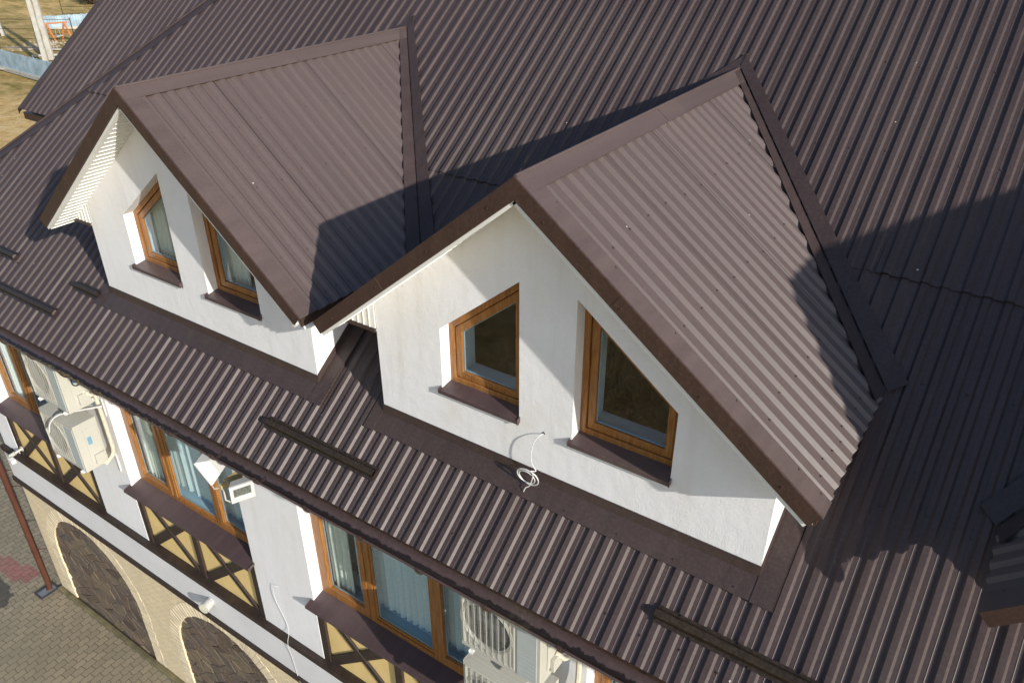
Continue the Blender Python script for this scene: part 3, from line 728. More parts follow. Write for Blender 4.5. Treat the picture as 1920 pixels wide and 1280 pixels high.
ZS = -3.18
for bi, b in enumerate(bays):
    if b > 5: continue
    y = .145
    # frame
    x0, x1, zb, zt = b, b+BW, ZS, WT-.01
    xs = [x0, x0+.79, x0+1.70, x1]
    fw, mw = .068, .065
    mulls = [x0+.785, x0+1.665]
    outer = [(x0, zb), (x1, zb), (x1, zt), (x0, zt)]
    lights = [(x0+fw, mulls[0]-mw*.55), (mulls[0]+mw*.55, mulls[1]-mw*.55), (mulls[1]+mw*.55, x1-fw)]
    holes = [[(a, zb+fw), (c, zb+fw), (c, zt-fw), (a, zt-fw)] for a, c in lights]
    mb = MB(); mb.prism(P3(outer, y), (0, .07, 0), [P3(h, y) for h in holes]); win = bpart(mb, 'window', M_WOOD, bevel=.004)
    for li, (h, sw) in enumerate(zip(holes, (.075, .028, .075))):
        hb = inset(h, .003); hi = inset(h, sw)
        if sw > .03: mb = MB(); mb.prism(P3(hb, y-.012), (0, .06, 0), [P3(hi, y-.012)]); bpart(mb, 'sash', M_WOOD, win, bevel=.007)
        else: mb = MB(); mb.prism(P3(hb, y+.012), (0, .04, 0), [P3(hi, y+.012)]); bpart(mb, 'glazing_bead', M_WOOD, win, bevel=.004)
        mb = MB(); mb.quad(*P3(inset(h, sw-.006), y+.03)); bpart(mb, 'pane', M_GLASSB, win); mb = MB(); mb.prism(P3(inset(h, sw-.003), y+.034), (0, .012, 0), [P3(inset(h, sw+.010), y+.034)]); bpart(mb, 'spacer', M_SPACER, win)
    # outer sill
    sill(win, x0-.035, x1+.02, ZS+.012, y+.01, -.100, -3.235)
    # inner sill board
    mb = MB(); mb.box(x0, x1, y+.072, .52, ZS+.0, ZS+.055); bpart(mb, 'inner_sill', simple('blue_white_sill', (.52, .70, .80), .5, .04), win)
    # side reveal inside
    mb = MB(); mb.box(x0-.02, x0, y+.072, .62, ZS, WT); bpart(mb, 'inner_reveal', M_CURT, win); mb = MB(); mb.box(x1, x1+.02, y+.072, .62, ZS, WT); bpart(mb, 'inner_reveal', M_CURT, win)
    # blinds
    nm = ['leftmost upper window', 'upper window behind the floodlight', 'upper window left of the near air conditioner', 'upper window cut off at the bottom edge'][bi]
    mb = MB(); xx = x0+.50 if bi != 0 else x0+.9
    while xx < x1-.03:
        a = .35+random.uniform(-.32, .42); w2 = .046; dx, dy = math.cos(a)*w2, math.sin(a)*w2
        mb.quad((xx-dx, .32-dy, ZS+.10), (xx+dx, .32+dy, ZS+.10), (xx+dx, .32+dy, WT-.02), (xx-dx, .32-dy, WT-.02)); xx += .084
    mb.tube([(x0+.3, .31, ZS+.09), (x1-.02, .31, ZS+.09)], .006, 5); mb.box(x0+.02, x1-.02, .29, .35, WT-.05, WT-.01)
    o = mb.build('vertical_blinds', M_BLIND); tag(o, 'pale blue vertical blinds inside the '+nm, 'blinds', 'vertical blinds behind the upper windows')
    curtain(x0+.10, x0+.42, ZS+.07, WT-.03, .25, 'cream curtain gathered at the left of the '+nm, folds=4)
    mb = MB(); mb.quad((x0-.02, .64, ZS), (x1+.02, .64, ZS), (x1+.02, .64, WT), (x0-.02, .64, WT)); bpart(mb, 'room_back', simple('shaded_room_wall', (.45, .46, .42), .9), win)
    # timber framed panel
    z1, z0 = ZS-.075, -4.19
    mb = MB(); mb.box(x0, x1, .042, .14, z0, z1+.03); pan = bpart(mb, 'timber_panel', M_YELLOW)
    yt0, yt1 = .004, .0415; tw = .105
    def tim(mb): return bpart(mb, 'timber', M_TIMBER, pan, bevel=.005)
    for a in (x0+.002, x0+BW/2-tw/2, x1-tw-.002): mb = MB(); mb.box(a, a+tw, yt0, yt1, z0, z1); tim(mb)
    mb = MB(); mb.box(x0+.002, x1-.002, yt0+.010, yt1, z1+.001, z1+.05); tim(mb)
    for a0, a1 in ((x0+tw, x0+BW/2-tw/2), (x0+BW/2+tw/2, x1-tw)):
        for k, (pa, pb, yy, tt) in enumerate((((a0, z1), (a1, z0), .012, .078), ((a0, z0), (a1, z1), .018, .105))):
            dd = V3((pb[0]-pa[0], 0, pb[1]-pa[1])).normalized(); pn = V3((-dd.z, 0, dd.x))*tt/2
            # clipped to the field between the posts
            if k == 0: poly = [(a0, z1), (a0, z1-.055), (a1-.060, z0), (a1, z0), (a1, z0+.055), (a0+.060, z1)]
            else: poly = [(a0, z0), (a0+.09, z0), (a1, z1-.10), (a1, z1), (a1-.09, z1), (a0, z0+.10)]
            mb = MB(); mb.prism(P3(poly, yy), (0, .0415-yy, 0)); tim(mb)

# ------------------------------------------------------------------ ground floor stone wall with arches
arches = [b+BW/2 for b in bays if b < 5]; AR, ZSPR, AB = 1.20, -6.36, GND
def arch_loop(cx, r, zb, n=22, flip=False):
    p = [(cx-r, zb), (cx+r, zb)]+[(cx+r*math.cos(t), ZSPR+r*math.sin(t)) for t in [math.pi*k/n for k in range(n+1)]]
    return p
outer = [(XW0, AB)]
for cx in arches:
    outer += [(cx-AR, AB)]+[(cx-AR*math.cos(math.pi*k/24), ZSPR+AR*math.sin(math.pi*k/24)) for k in range(25)]+[(cx+AR, AB)]
outer += [(XEND, AB), (XEND, -4.915), (XW0, -4.915)]
mb = MB(); mb.prism(P3(outer, .0), (0, .055, 0)); swall = bpart(mb, 'stone_wall', M_STONE)
for ai, cx in enumerate(arches):
    if ai > 2: continue
    mb = MB(); mb.prism(P3(arch_loop(cx, AR+.02, AB), .034), (0, .09, 0)); inf = bpart(mb, 'arch_infill', M_MORTAR, swall)
    mb = MB(); hw_, hh_ = .275, .190; jit = {}
    def hv(i, j):
        if (i, j) not in jit: jit[(i, j)] = (random.uniform(-.075, .075), random.uniform(-.050, .050))
        a_, b_ = jit[(i, j)]; return (cx-AR-.1+i*hw_/2+a_+.12*math.sin(j*.9), GND-.05+j*hh_/3+b_)
    for r_ in range(int(2.5/hh_)+2):
        for c_ in range(int(2*AR/hw_)+4):
            i0 = c_*2-2+(r_ % 2); j0 = r_*3
            q = [hv(i0, j0), hv(i0+1, j0-1), hv(i0+2, j0), hv(i0+2, j0+2), hv(i0+1, j0+3), hv(i0, j0+2)]
            mx, mz = sum(p[0] for p in q)/6, sum(p[1] for p in q)/6
            if math.hypot(mx-cx, max(0, mz-ZSPR)) > AR+.12 or abs(mx-cx) > AR+.10 or mz < GND: continue
            q = [(p[0]+(mx-p[0])*.035, p[1]+(mz-p[1])*.035) for p in q]; yf_ = random.uniform(.019, .025); ty = random.uniform(-.018, .018); tz = random.uniform(-.018, .018)
            fr_ = [(x_, yf_+ty*(x_-mx)+tz*(z_-mz), z_) for x_, z_ in [(p[0]+(mx-p[0])*.07, p[1]+(mz-p[1])*.07) for p in q]]; n0 = len(mb.v)
            mb.v += fr_+[(x_, .030, z_) for x_, z_ in q]+[(x_, .040, z_) for x_, z_ in q]; mb.f.append(tuple(n0+k_ for k_ in range(6)))
            for k_ in range(6): l_ = (k_+1) % 6; mb.f.append((n0+k_, n0+l_, n0+6+l_, n0+6+k_)); mb.f.append((n0+6+k_, n0+6+l_, n0+12+l_, n0+12+k_))
    bpart(mb, 'flagstones', M_FLAG, swall)
    # voussoir ring
    mb = MB(); n = 44
    for k in range(n):
        t0 = math.pi*k/n+.004; t1 = math.pi*(k+1)/n-.004; ro_ = AR+.235+random.uniform(-.012, .012); ri = AR-.006+random.uniform(-.006, .010); pr_ = random.uniform(.002, .006)
        pts = [(cx+ri*math.cos(t0), ZSPR+ri*math.sin(t0)), (cx+ro_*math.cos(t0), ZSPR+ro_*math.sin(t0)), (cx+ro_*math.cos(t1), ZSPR+ro_*math.sin(t1)), (cx+ri*math.cos(t1), ZSPR+ri*math.sin(t1))]
        mb.prism(P3(pts, -pr_), (0, .065, 0))
    z = AB+.04
    while z < ZSPR-.03:
        for sd_ in (-1, 1):
            ri = AR-.006+random.uniform(-.006, .01); ro_ = AR+.23+random.uniform(-.015, .015); pr_ = random.uniform(.002, .006)
            mb.box(min(cx+sd_*ri, cx+sd_*ro_), max(cx+sd_*ri, cx+sd_*ro_), -pr_, .054, z, z+.078)
        z += .083
    bpart(mb, 'arch_bricks', M_VOUS, swall, bevel=.004)
mb = MB(); mb.box(XW0-.02, XEND, -.085, .0-.002, GND-.05, GND+.055); bpart(mb, 'plinth', M_PLINTH, bevel=.02)
mb = MB(); mb.prism([(XW0, .002, GND), (XW0, .002, -.72), (XW0, 2.0, -.72), (XW0, 2.0, GND)], (.10, 0, 0)) if False else None

# ------------------------------------------------------------------ gutter
GX0 = hx(YE)-.06
gy, gz, gr = -.748, -.600, .068
mb = MB(); n = 14
ring = [(gy+gr*math.cos(t), gz+gr*math.sin(t)) for t in [math.pi+math.pi*k/n for k in range(n+1)]]
ringi = [(gy+(gr-.003)*math.cos(t), gz+(gr-.003)*math.sin(t)) for t in [math.pi+math.pi*k/n for k in range(n+1)]]
X0, X1 = GX0, XEND
segs = 60
for i in range(segs):
    xa, xb = X0+(X1-X0)*i/segs, X0+(X1-X0)*(i+1)/segs; za, zb = (.006*math.sin(xx*1.3) for xx in (xa, xb))
    for q in (ring, ringi):
        for (ya, zz), (yb, zc) in zip(q, q[1:]): mb.quad((xa, ya, zz+za), (xb, ya, zz+zb), (xb, yb, zc+zb), (xa, yb, zc+za))
    a = V3((xa, gy-gr-.004, gz+.002+za)); b = V3((xb, gy-gr-.004, gz+.002+zb)); mb.tube([a, b], .0085, 7, False)
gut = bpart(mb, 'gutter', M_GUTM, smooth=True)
mb = MB(); mb.prism([(GX0, y_, z_) for y_, z_ in ring], (.004, 0, 0)); bpart(mb, 'gutter_end', M_GUTTER, gut)
# leaf litter lying in the gutter belongs to its dirt: low irregular ridge
def bracket(x):
    mb = MB()
    for k in range(n):
        t0, t1 = math.pi+math.pi*k/n, math.pi+math.pi*(k+1)/n; R = gr+.013
        p0 = V3((x, gy+gr*math.cos(t0), gz+gr*math.sin(t0))); p1 = V3((x, gy+gr*math.cos(t1), gz+gr*math.sin(t1))); q1 = V3((x, gy+R*math.cos(t1), gz+R*math.sin(t1))); q0 = V3((x, gy+R*math.cos(t0), gz+R*math.sin(t0)))
        mb.prism([p0, q0, q1, p1], (.030, 0, 0))
    mb.tube([(x, gy-gr-.004, gz+.004), (x+.030, gy-gr-.004, gz+.004)], .015, 8)
    mb.tube([(x+.042, gy-gr-.002, gz+.002), (x+.062, gy-gr-.002, gz+.002)], .013, 8)
    return bpart(mb, 'gutter_bracket', M_GUTTER, gut)
x = -8.6
while x < 6: bracket(x+random.uniform(-.02, .02)); x += .60
# rusty debris clumps on the outer lip
mb = MB()
for k in range(420):
    x = random.choice([-4.9, -4.35, -3.8, -3.6, -3.0, -2.2])+random.gauss(0, .16); r = random.uniform(.002, .006)
    c = V3((x, gy-gr+random.uniform(-.012, .012), gz+.010+.006*math.sin(x*1.3)+random.uniform(-.012, .006)))
    n0 = len(mb.v); dirs = [V3((1, 0, 0)), V3((-1, 0, 0)), V3((0, 1, 0)), V3((0, -1, 0)), V3((0, 0, 1)), V3((0, 0, -1))]
    for dd in dirs: mb.v.append(tuple(c+dd*r*random.uniform(.6, 1.6)))
    for f in ((0, 2, 4), (2, 1, 4), (1, 3, 4), (3, 0, 4), (2, 0, 5), (1, 2, 5), (3, 1, 5), (0, 3, 5)): mb.f.append(tuple(n0+i for i in f))
o = mb.build('moss', simple('olive_moss', (.13, .105, .045), .95, .4, 30)); tag(o, 'olive moss and dirt grown along the gutter lip above the middle windows', 'moss', kind='stuff')

# downpipe and grate
px_, py_ = -8.93, -.150
mb = MB(); mb.tube([(px_, gy, gz-gr), (px_, gy+.02, gz-.20), (px_, py_-.02, -1.15), (px_, py_, -1.35), (px_, py_, GND+.10), (px_, py_-.02, GND+.02)], .052, 14)
dp = mb.build('downpipe', M_PIPE, smooth=True); tag(dp, 'reddish brown round downpipe at the left corner of the building', 'downpipe')
for z in (-2.2, -3.9, -4.75, -5.1, -6.55):
    mb = MB(); mb.tube([(px_, py_, z-.02), (px_, py_, z+.02)], .058, 14); mb.obox((px_, py_+.05, z-.006), (.12, .10, 0), (0, .012, 0), (0, 0, .012)); o = mb.build('pipe_clamp', M_PIPE, dp, smooth=True)
mb = MB(); gx, gyy = px_-.10, py_-.24
mb.prism([(gx, gyy, GND+.012), (gx+.24, gyy, GND+.012), (gx+.24, gyy+.34, GND+.012), (gx, gyy+.34, GND+.012)], (0, 0, .022), [[(gx+.03, gyy+.03, GND+.012), (gx+.21, gyy+.03, GND+.012), (gx+.21, gyy+.31, GND+.012), (gx+.03, gyy+.31, GND+.012)]])
gr_ = mb.build('drain_grate', simple('dark_iron_frame', (.05, .05, .05), .6)); tag(gr_, 'small square metal drain grate at the foot of the brown downpipe', 'drain')
mb = MB(); mb.box(gx+.03, gx+.21, gyy+.03, gyy+.31, GND+.012, GND+.016)
for k in range(9): mb.box(gx+.036+k*.0195, gx+.046+k*.0195, gyy+.03, gyy+.31, GND+.016, GND+.026)
mb.build('grating', M_STEEL, gr_)

# ------------------------------------------------------------------ snow guards
def guard(x0, x1, y, label):
    mb = MB(); h = .058
    a = roofz(y)
    def q(dy, hh): return V3((0, y+dy, roofz(y+dy)))+NR*hh
    prof = [q(-.048, .004), q(-.030, .004), q(-.018, h-.006), q(-.010, h), q(.016, h-.004), q(.030, .004), q(.046, .004)]
    for p0, p1 in zip(prof, prof[1:]):
        mb.obox(V3((x0, p0.y, p0.z)), (x1-x0, 0, 0), p1-p0, NR*.003)
    k = x0+.16; i = 0
    while k < x1:
        for pp in ((prof[6]-UR*.006), (prof[0]+UR*.006)):
            c = V3((k, pp.y, pp.z))+NR*.002; mb.tube([c, c+NR*.010], .009, 6); k += .10
        k += .18
    o = mb.build('snow_guard', M_GUARD); return tag(o, label, 'snow guard', 'snow guards across the main roof')
guard(-1.05, .24, -.40, 'long brown snow guard on the lower roof between the two dormers')
guard(-5.86, -4.52, -.37, 'long brown snow guard near the left edge, lower of the two there')
guard(-7.10, -5.80, -.06, 'brown snow guard at the far left edge, upper one, mostly cut off')
guard(-4.53, -4.06, -.07, 'short brown snow guard beside the lower left corner of the left dormer wall')
guard(2.70, 3.99, -.40, 'long brown snow guard at the bottom right, below the right dormer, nearest')

# ------------------------------------------------------------------ air conditioners
def ac_unit(loc, label, wd=.765, ht=.70, dp_=.30):
    root = empty('air_conditioner', loc); tag(root, label, 'air conditioner', 'outdoor air conditioner units on the facade')
    cx, cz, R = .262, ht*.52, .225
    ring = [(cx+R*math.cos(2*math.pi*k/36), 0, cz+R*math.sin(2*math.pi*k/36)) for k in range(36)]
    mb = MB(); mb.prism([(0, 0, 0), (wd, 0, 0), (wd, 0, ht), (0, 0, ht)], (0, .012, 0), [ring])
    mb.box(0, .012, .012, dp_, 0, ht); mb.box(wd-.012, wd, .012, dp_, 0, ht); mb.box(.012, wd-.012, .012, dp_, ht-.012, ht); mb.box(.012, wd-.012, .012, dp_, 0, .012); mb.box(.012, wd-.012, dp_-.012, dp_, .012, ht-.012)
    for k in range(6): mb.box(.03, wd-.03, .035+k*.042, .040+k*.042, ht, ht+.003)
    for k in range(5): mb.box(wd, wd+.002, .03+k*.016, .034+k*.016, .03, ht-.03)
    mb.build('casing', M_AC, root, bevel=.010)
    mb = MB(); mb.box(.014, .52, .16, .17, .014, ht-.014); mb.build('coil', M_DARK, root)
    mb = MB()
    for k in range(3):
        t0 = k*2.094+.4
        for j in range(6):
            t = t0+j*.22; u = t+.22
            p = lambda r, tt, yy: (cx+r*math.cos(tt), yy, cz+r*math.sin(tt))
            mb.quad(p(.05, t, .06+j*.008), p(.05, u, .068+j*.008), p(R-.01, u, .068+j*.008), p(R-.01, t, .06+j*.008))
    mb.tube([(cx, .04, cz), (cx, .12, cz)], .055, 16); mb.build('fan', M_FANB, root, thick=.004)
    mb = MB()
    for k in range(9):   # upright grille wires
        x = .028+k*.0585; mb.box(x-.0018, x+.0018, -.010, -.0065, .05, ht-.05)
        mb.box(x-.002, x+.002, -.010, .0, .05, .054); mb.box(x-.002, x+.002, -.010, .0, ht-.054, ht-.05)
    mb.build('fan_grille', M_AC, root); mb = MB()
    for k in range(60):  # fine mesh
        z = cz-R+.0095*k
        if z < cz+R: hw = math.sqrt(max(0, R*R-(z-cz)**2)); mb.box(cx-hw, cx+hw, .004, .005, z, z+.0016)
    for k in range(56):
        x = cx-R+.0095*k
        if x < cx+R: hh = math.sqrt(max(0, R*R-(x-cx)**2)); mb.box(x, x+.0014, .0042, .0052, cz-hh, cz+hh)
    mb.build('fan_mesh', M_MESH, root); mb = MB()
    for rr in (R+.004, R+.018, R+.030):
        pts = [(cx+rr*math.cos(2*math.pi*k/40), -.006, cz+rr*math.sin(2*math.pi*k/40)) for k in range(41)]; mb.tube(pts, .0024, 6, False)
    mb.build('fan_ring', M_AC, root)
    mb = MB(); mb.prism([(.025, -.006, .045), (.53, -.006, .045), (.53, -.006, ht-.045), (.025, -.006, ht-.045)], (0, .006, 0), [[(.040, -.006, .060), (.515, -.006, .060), (.515, -.006, ht-.060), (.040, -.006, ht-.060)]])
    mb.build('grille_frame', M_AC, root, bevel=.002)
    mb = MB(); x0, x1 = .555, wd-.030; mb.box(x0, x1, -.007, .0, .030, ht-.050)
    for k in range(6): mb.box(x0+.015, x1-.02, -.0095, -.007, .08+k*.048, .083+k*.048)
    mb.build('front_panel', M_ACP, root, bevel=.004)
    mb = MB(); mb.box(wd+.0005, wd+.010, .10, dp_-.02, .10, ht-.10); mb.box(wd+.010, wd+.045, .14, dp_-.03, .06, .20); mb.build('service_cover', M_AC, root, bevel=.008)
    mb = MB(); mb.box(wd+.0105, wd+.0125, .125, .175, ht*.52, ht*.68); mb.build('sticker', M_BLUE, root)
    for x in (.08, wd-.12):
        mb = MB(); mb.obox((x, -.02, -.045), (.035, 0, 0), (0, .47, 0), (0, 0, .008)); mb.obox((x, -.02, -.045), (.006, 0, 0), (0, .47, 0), (0, 0, .035)); mb.box(x, x+.035, .435, .449, -.32, -.02)
        mb.box(x+.008, x+.030, .0, .03, -.037, -.001); mb.build('bracket', M_WHITE, root)
    return root
ac_unit((-5.61, -.45, -1.765), 'upper of two stacked ivory air conditioners at the far left, right under the gutter')
ac_unit((-5.69, -.45, -2.70), 'lower of two stacked ivory air conditioners at the far left, white strip across its top')
ac_unit((1.085, -.45, -1.715), 'large ivory air conditioner at the bottom, round fan grille close up under the gutter')
ac_unit((1.085, -.45, -2.62), 'ivory air conditioner cut off at the bottom edge, under the near one with the fan')
# insulated pipes and cables
def hose(pts, r, label, mat=M_CREAM, name='insulated_pipe', cat='pipe', n=8, group=None):
    mb = MB(); mb.tube(smooth_path(pts), r, n); o = mb.build(name, mat, smooth=True); return tag(o, label, cat, group)
hose([(-4.84, -.23, -1.55), (-4.78, -.16, -1.62), (-4.74, -.10, -1.45), (-4.82, -.06, -1.0)], .022, 'cream wrapped pipe rising from the upper left air conditioner to the wall')
hose([(-5.02, -.05, -.8), (-4.99, -.06, -1.3), (-4.91, -.07, -1.85), (-4.89, -.07, -2.35), (-4.90, -.08, -2.6), (-4.92, -.20, -2.72)], .026, 'long cream wrapped pipe curving down the wall beside the lower left air conditioner')
hose([(-4.83, -.30, -1.20), (-4.80, -.33, -1.38), (-4.80, -.26, -1.42), (-4.82, -.20, -1.30), (-4.82, -.16, -1.10)], .007, 'thin dark cable looped on the side of the upper left air conditioner', M_BLACK, 'cable', 'cable')
hose([(1.86, -.24, -1.50), (1.93, -.18, -1.58), (1.97, -.10, -1.42), (1.92, -.05, -.9)], .022, 'cream wrapped pipe rising from the near air conditioner beside the window')
hose([(1.87, -.30, -1.10), (1.90, -.34, -1.26), (1.91, -.26, -1.34), (1.90, -.18, -1.20), (1.90, -.12, -.95)], .010, 'looped white cable on the side of the near air conditioner', M_WHITE, 'cable', 'cable')
hose([(1.90, -.05, -.9), (1.98, -.06, -1.6), (1.97, -.08, -2.2), (1.92, -.2, -2.4)], .026, 'long cream wrapped pipe down the wall right of the near air conditioner')
# loose white plastic strip over the lower left unit
pts = smooth_path([(-4.80, -.08, -1.835), (-4.98, -.26, -1.86), (-5.17, -.44, -1.90), (-5.25, -.53, -2.00), (-5.27, -.57, -2.13)], 8); mb = MB()
for a, b in zip(pts, pts[1:]):
    sdv = V3((.035, -.035, 0)); mb.quad(a-sdv*.5, a+sdv*.5, b+sdv*.5, b-sdv*.5)
o = mb.build('plastic_strip', M_WHITE, smooth=True, thick=.012); tag(o, 'curved white plastic trunking strip drooping over the lower left air conditioner', 'plastic strip')

# ------------------------------------------------------------------ twin floodlight
fl = empty('twin_floodlight', (-1.60, -.20, -1.21)); tag(fl, 'twin white floodlight on an ochre arm hanging below the gutter by the middle window', 'floodlight')
L0 = V3(fl.location)
def fpart(mb, name, mat, par=fl, **k):
    o = mb.build(name, mat, None, **k); o.parent = par; o.matrix_parent_inverse = Matrix.Translation(-L0) if par is fl else Matrix.Identity(4); return o
mb = MB(); mb.box(-1.622, -1.578, -.67, .0, -1.20, -1.155); mb.box(-1.67, -1.53, -.012, .0, -1.28, -1.08); fpart(mb, 'arm', M_BRASS, bevel=.004)
def head(c, dirv, upd, size, lens):
    c, f, u = V3(c), V3(dirv).normalized(), V3(upd); rr = f.cross(u).normalized(); u = rr.cross(f).normalized(); s2 = size/2; mb = MB()
    fr = [c+rr*a*s2+u*b*s2 for a, b in ((-1, -1), (1, -1), (1, 1), (-1, 1))]; bk = [c-f*.10+rr*a*s2*.62+u*b*s2*.62 for a, b in ((-1, -1), (1, -1), (1, 1), (-1, 1))]
    fr2 = [p+f*.022 for p in fr]; n0 = len(mb.v); mb.v += [tuple(p) for p in bk+fr+fr2]
    for q in ((0, 3, 2, 1),): mb.f.append(tuple(n0+i for i in q))
    for i in range(4): j = (i+1) % 4; mb.f.append((n0+i, n0+j, n0+4+j, n0+4+i)); mb.f.append((n0+4+i, n0+4+j, n0+8+j, n0+8+i))
    inn = [c+f*.022+rr*a*s2*.70+u*(b*s2*.55+s2*.14) for a, b in ((-1, -1), (1, -1), (1, 1), (-1, 1))]; k = len(mb.v); mb.v += [tuple(p) for p in inn]
    for i in range(4): j = (i+1) % 4; mb.f.append((n0+8+i, n0+8+j, k+j, k+i))
    deep = [p-f*.03 for p in inn]; kk = len(mb.v); mb.v += [tuple(p) for p in deep]
    for i in range(4): j = (i+1) % 4; mb.f.append((k+i, k+j, kk+j, kk+i))
    h = fpart(mb, 'lamp_head', M_WHITE, bevel=.006)
    mb = MB(); mb.quad(*[p-f*.012 for p in inn]); fpart(mb, 'lens', lens, h)
    return rr, u
M_LENS = simple('lamp_reflector_glass', (.30, .33, .30), .12, .5, 60, .8, metal=.6, bscale=60)
rr, u = head((-1.365, -.60, -1.16), (.90, -.42, -.22), (0, 0, 1), .225, M_LENS)
rr2, u2_ = head((-1.86, -.56, -1.10), (-.82, -.42, -.45), (0, 0, 1), .285, M_LENS)
for tgt in ([(-1.60, -.50, -1.19), (-1.48, -.46, -1.20), (-1.40, -.50, -1.24)], [(-1.60, -.64, -1.19), (-1.50, -.70, -1.26), (-1.42, -.68, -1.27)], [(-1.60, -.62, -1.20), (-1.72, -.66, -1.26), (-1.86, -.62, -1.24)], [(-1.60, -.45, -1.18), (-1.70, -.42, -1.08), (-1.80, -.48, -1.04)]):
    mb = MB(); mb.tube(tgt, .009, 6); fpart(mb, 'yoke', M_CREAM)
mb = MB(); mb.box(-1.645, -1.555, -.60, -.44, -1.235, -1.150); fpart(mb, 'joint_box', M_BRASS, bevel=.006)

# round lamp on the band
rl = V3((-3.55, -.046, -4.52)); dd = V3((.20, -.95, .05)).normalized(); mb = MB(); mb.tube([rl, rl+dd*.05, rl+dd*.052, rl+dd*.125, rl+dd*.128, rl+dd*.150], [.062, .062, .070, .070, .078, .078], 24)
lp = mb.build('round_wall_lamp', simple('silver_painted_lamp', (.50, .50, .47), .32, .05), smooth=True); tag(lp, 'silver round spotlight fixed to the white band above the second stone arch', 'wall lamp')
mb = MB(); mb.tube([rl+dd*.1505, rl+dd*.1525], .062, 24); mb.build('lens', simple('cream_lens', (.68, .66, .50), .25), lp)

# cctv camera by the pipe
cc = V3((-8.14, -.13, -4.03)); mb = MB(); mb.tube([cc+V3((.02, .13, .03)), cc+V3((0, .02, 0))], .020, 10); mb.tube([cc+V3((.02, .125, .03)), cc+V3((.02, .11, .03))], .045, 14)
cm = mb.build('security_camera', M_AC, smooth=True); tag(cm, 'small white security camera on the dark beam beside the downpipe', 'camera')
f = V3((-.55, -.75, -.45)).normalized(); mb = MB(); mb.tube([cc-f*.02, cc+f*.075], .032, 12); mb.build('housing', M_AC, cm, smooth=True)
mb = MB(); mb.tube([cc+f*.0755, cc+f*.0785], .026, 12); mb.build('lens', M_BLACK, cm)
mb = MB(); mb.obox(cc+V3((.05, -.05, -.07)), (.085, 0, -.02), (0, -.07, 0), (0, 0, .07)); mb.build('junction_box', M_WHITE, cm, bevel=.006)

# ------------------------------------------------------------------ loose cables
pts = [(1.560, -.002, .368), (1.545, -.035, .362), (1.515, -.060, .30), (1.500, -.068, .20), (1.510, -.070, .12), (1.545, -.070, .07)]
cen = V3((1.490, -.088, .004))
for k in range(38):
    t = 1.2-k*.52; lp_ = k*.52/6.283; r = .080+.009*math.sin(lp_*2.3); pts.append((cen.x+r*math.cos(t)+.010*math.sin(lp_*1.9), cen.y-.004*lp_-.012*math.sin(t), cen.z+r*.86*math.sin(t)+.006*math.cos(lp_*2.1)))
pts += [(1.515, -.104, -.055), (1.485, -.112, -.085), (1.47, -.118, -.125)]
mb = MB(); mb.tube(smooth_path(pts, 4), .0042, 6); o = mb.build('cable', M_WHITE, smooth=True); tag(o, 'thin white cable coming out of the right dormer wall and ending in a loose coil', 'cable')
mb = MB(); mb.tube([(1.560, .004, .372), (1.560, -.002, .372)], .012, 8); mb.build('hole_grommet', M_BLACK, o)
mb = MB(); mb.tube(smooth_path([(-2.02, -.004, -3.36), (-2.08, -.03, -3.36), (-2.11, -.025, -3.6), (-1.98, -.02, -4.0), (-1.96, -.085, -4.22), (-1.97, -.060, -4.5), (-1.94, -.055, -4.83), (-1.84, -.09, -4.86), (-1.5, -.085, -4.85), (-1.0, -.088, -4.87)], 6), .0030, 6)
o = mb.build('cable', M_WHITE, smooth=True); tag(o, 'thin white cable hanging down the pier between the two middle windows onto the band', 'cable')

# ------------------------------------------------------------------ ground
def grid(name, x0, x1, y0, y1, nx, ny, zf, mat, kind='structure'):
    mb = MB()
    for j in range(ny+1):
        for i in range(nx+1):
            x = x0+(x1-x0)*i/nx; y = y0+(y1-y0)*j/ny; mb.v.append((x, y, zf(x, y)))
    for j in range(ny):
        for i in range(nx): a = j*(nx+1)+i; mb.f.append((a, a+1, a+nx+2, a+nx+1))
    o = mb.build(name, mat, smooth=True); o['kind'] = kind; return o
def gz_(x, y):
    r = max(0, math.hypot(x+2, y)-30); r2_ = max(0, math.hypot(x+2, y)-85)
    return GND-.02+(.25*math.sin(x*.11)*math.cos(y*.13)+.10*math.sin(x*.37+y*.29))*min(1, r/15)+.07*r2_
grid('ground', -420, 420, -420, 420, 210, 210, gz_, M_FIELD)
grid('pavement', -24, 14, -9.5, 7.5, 2, 2, lambda x, y: GND, M_PAVE)
mb = MB(); mb.box(-24, 14, -9.72, -9.5, GND-.1, GND+.10); o = mb.build('kerb', M_CONC); o['kind'] = 'structure'

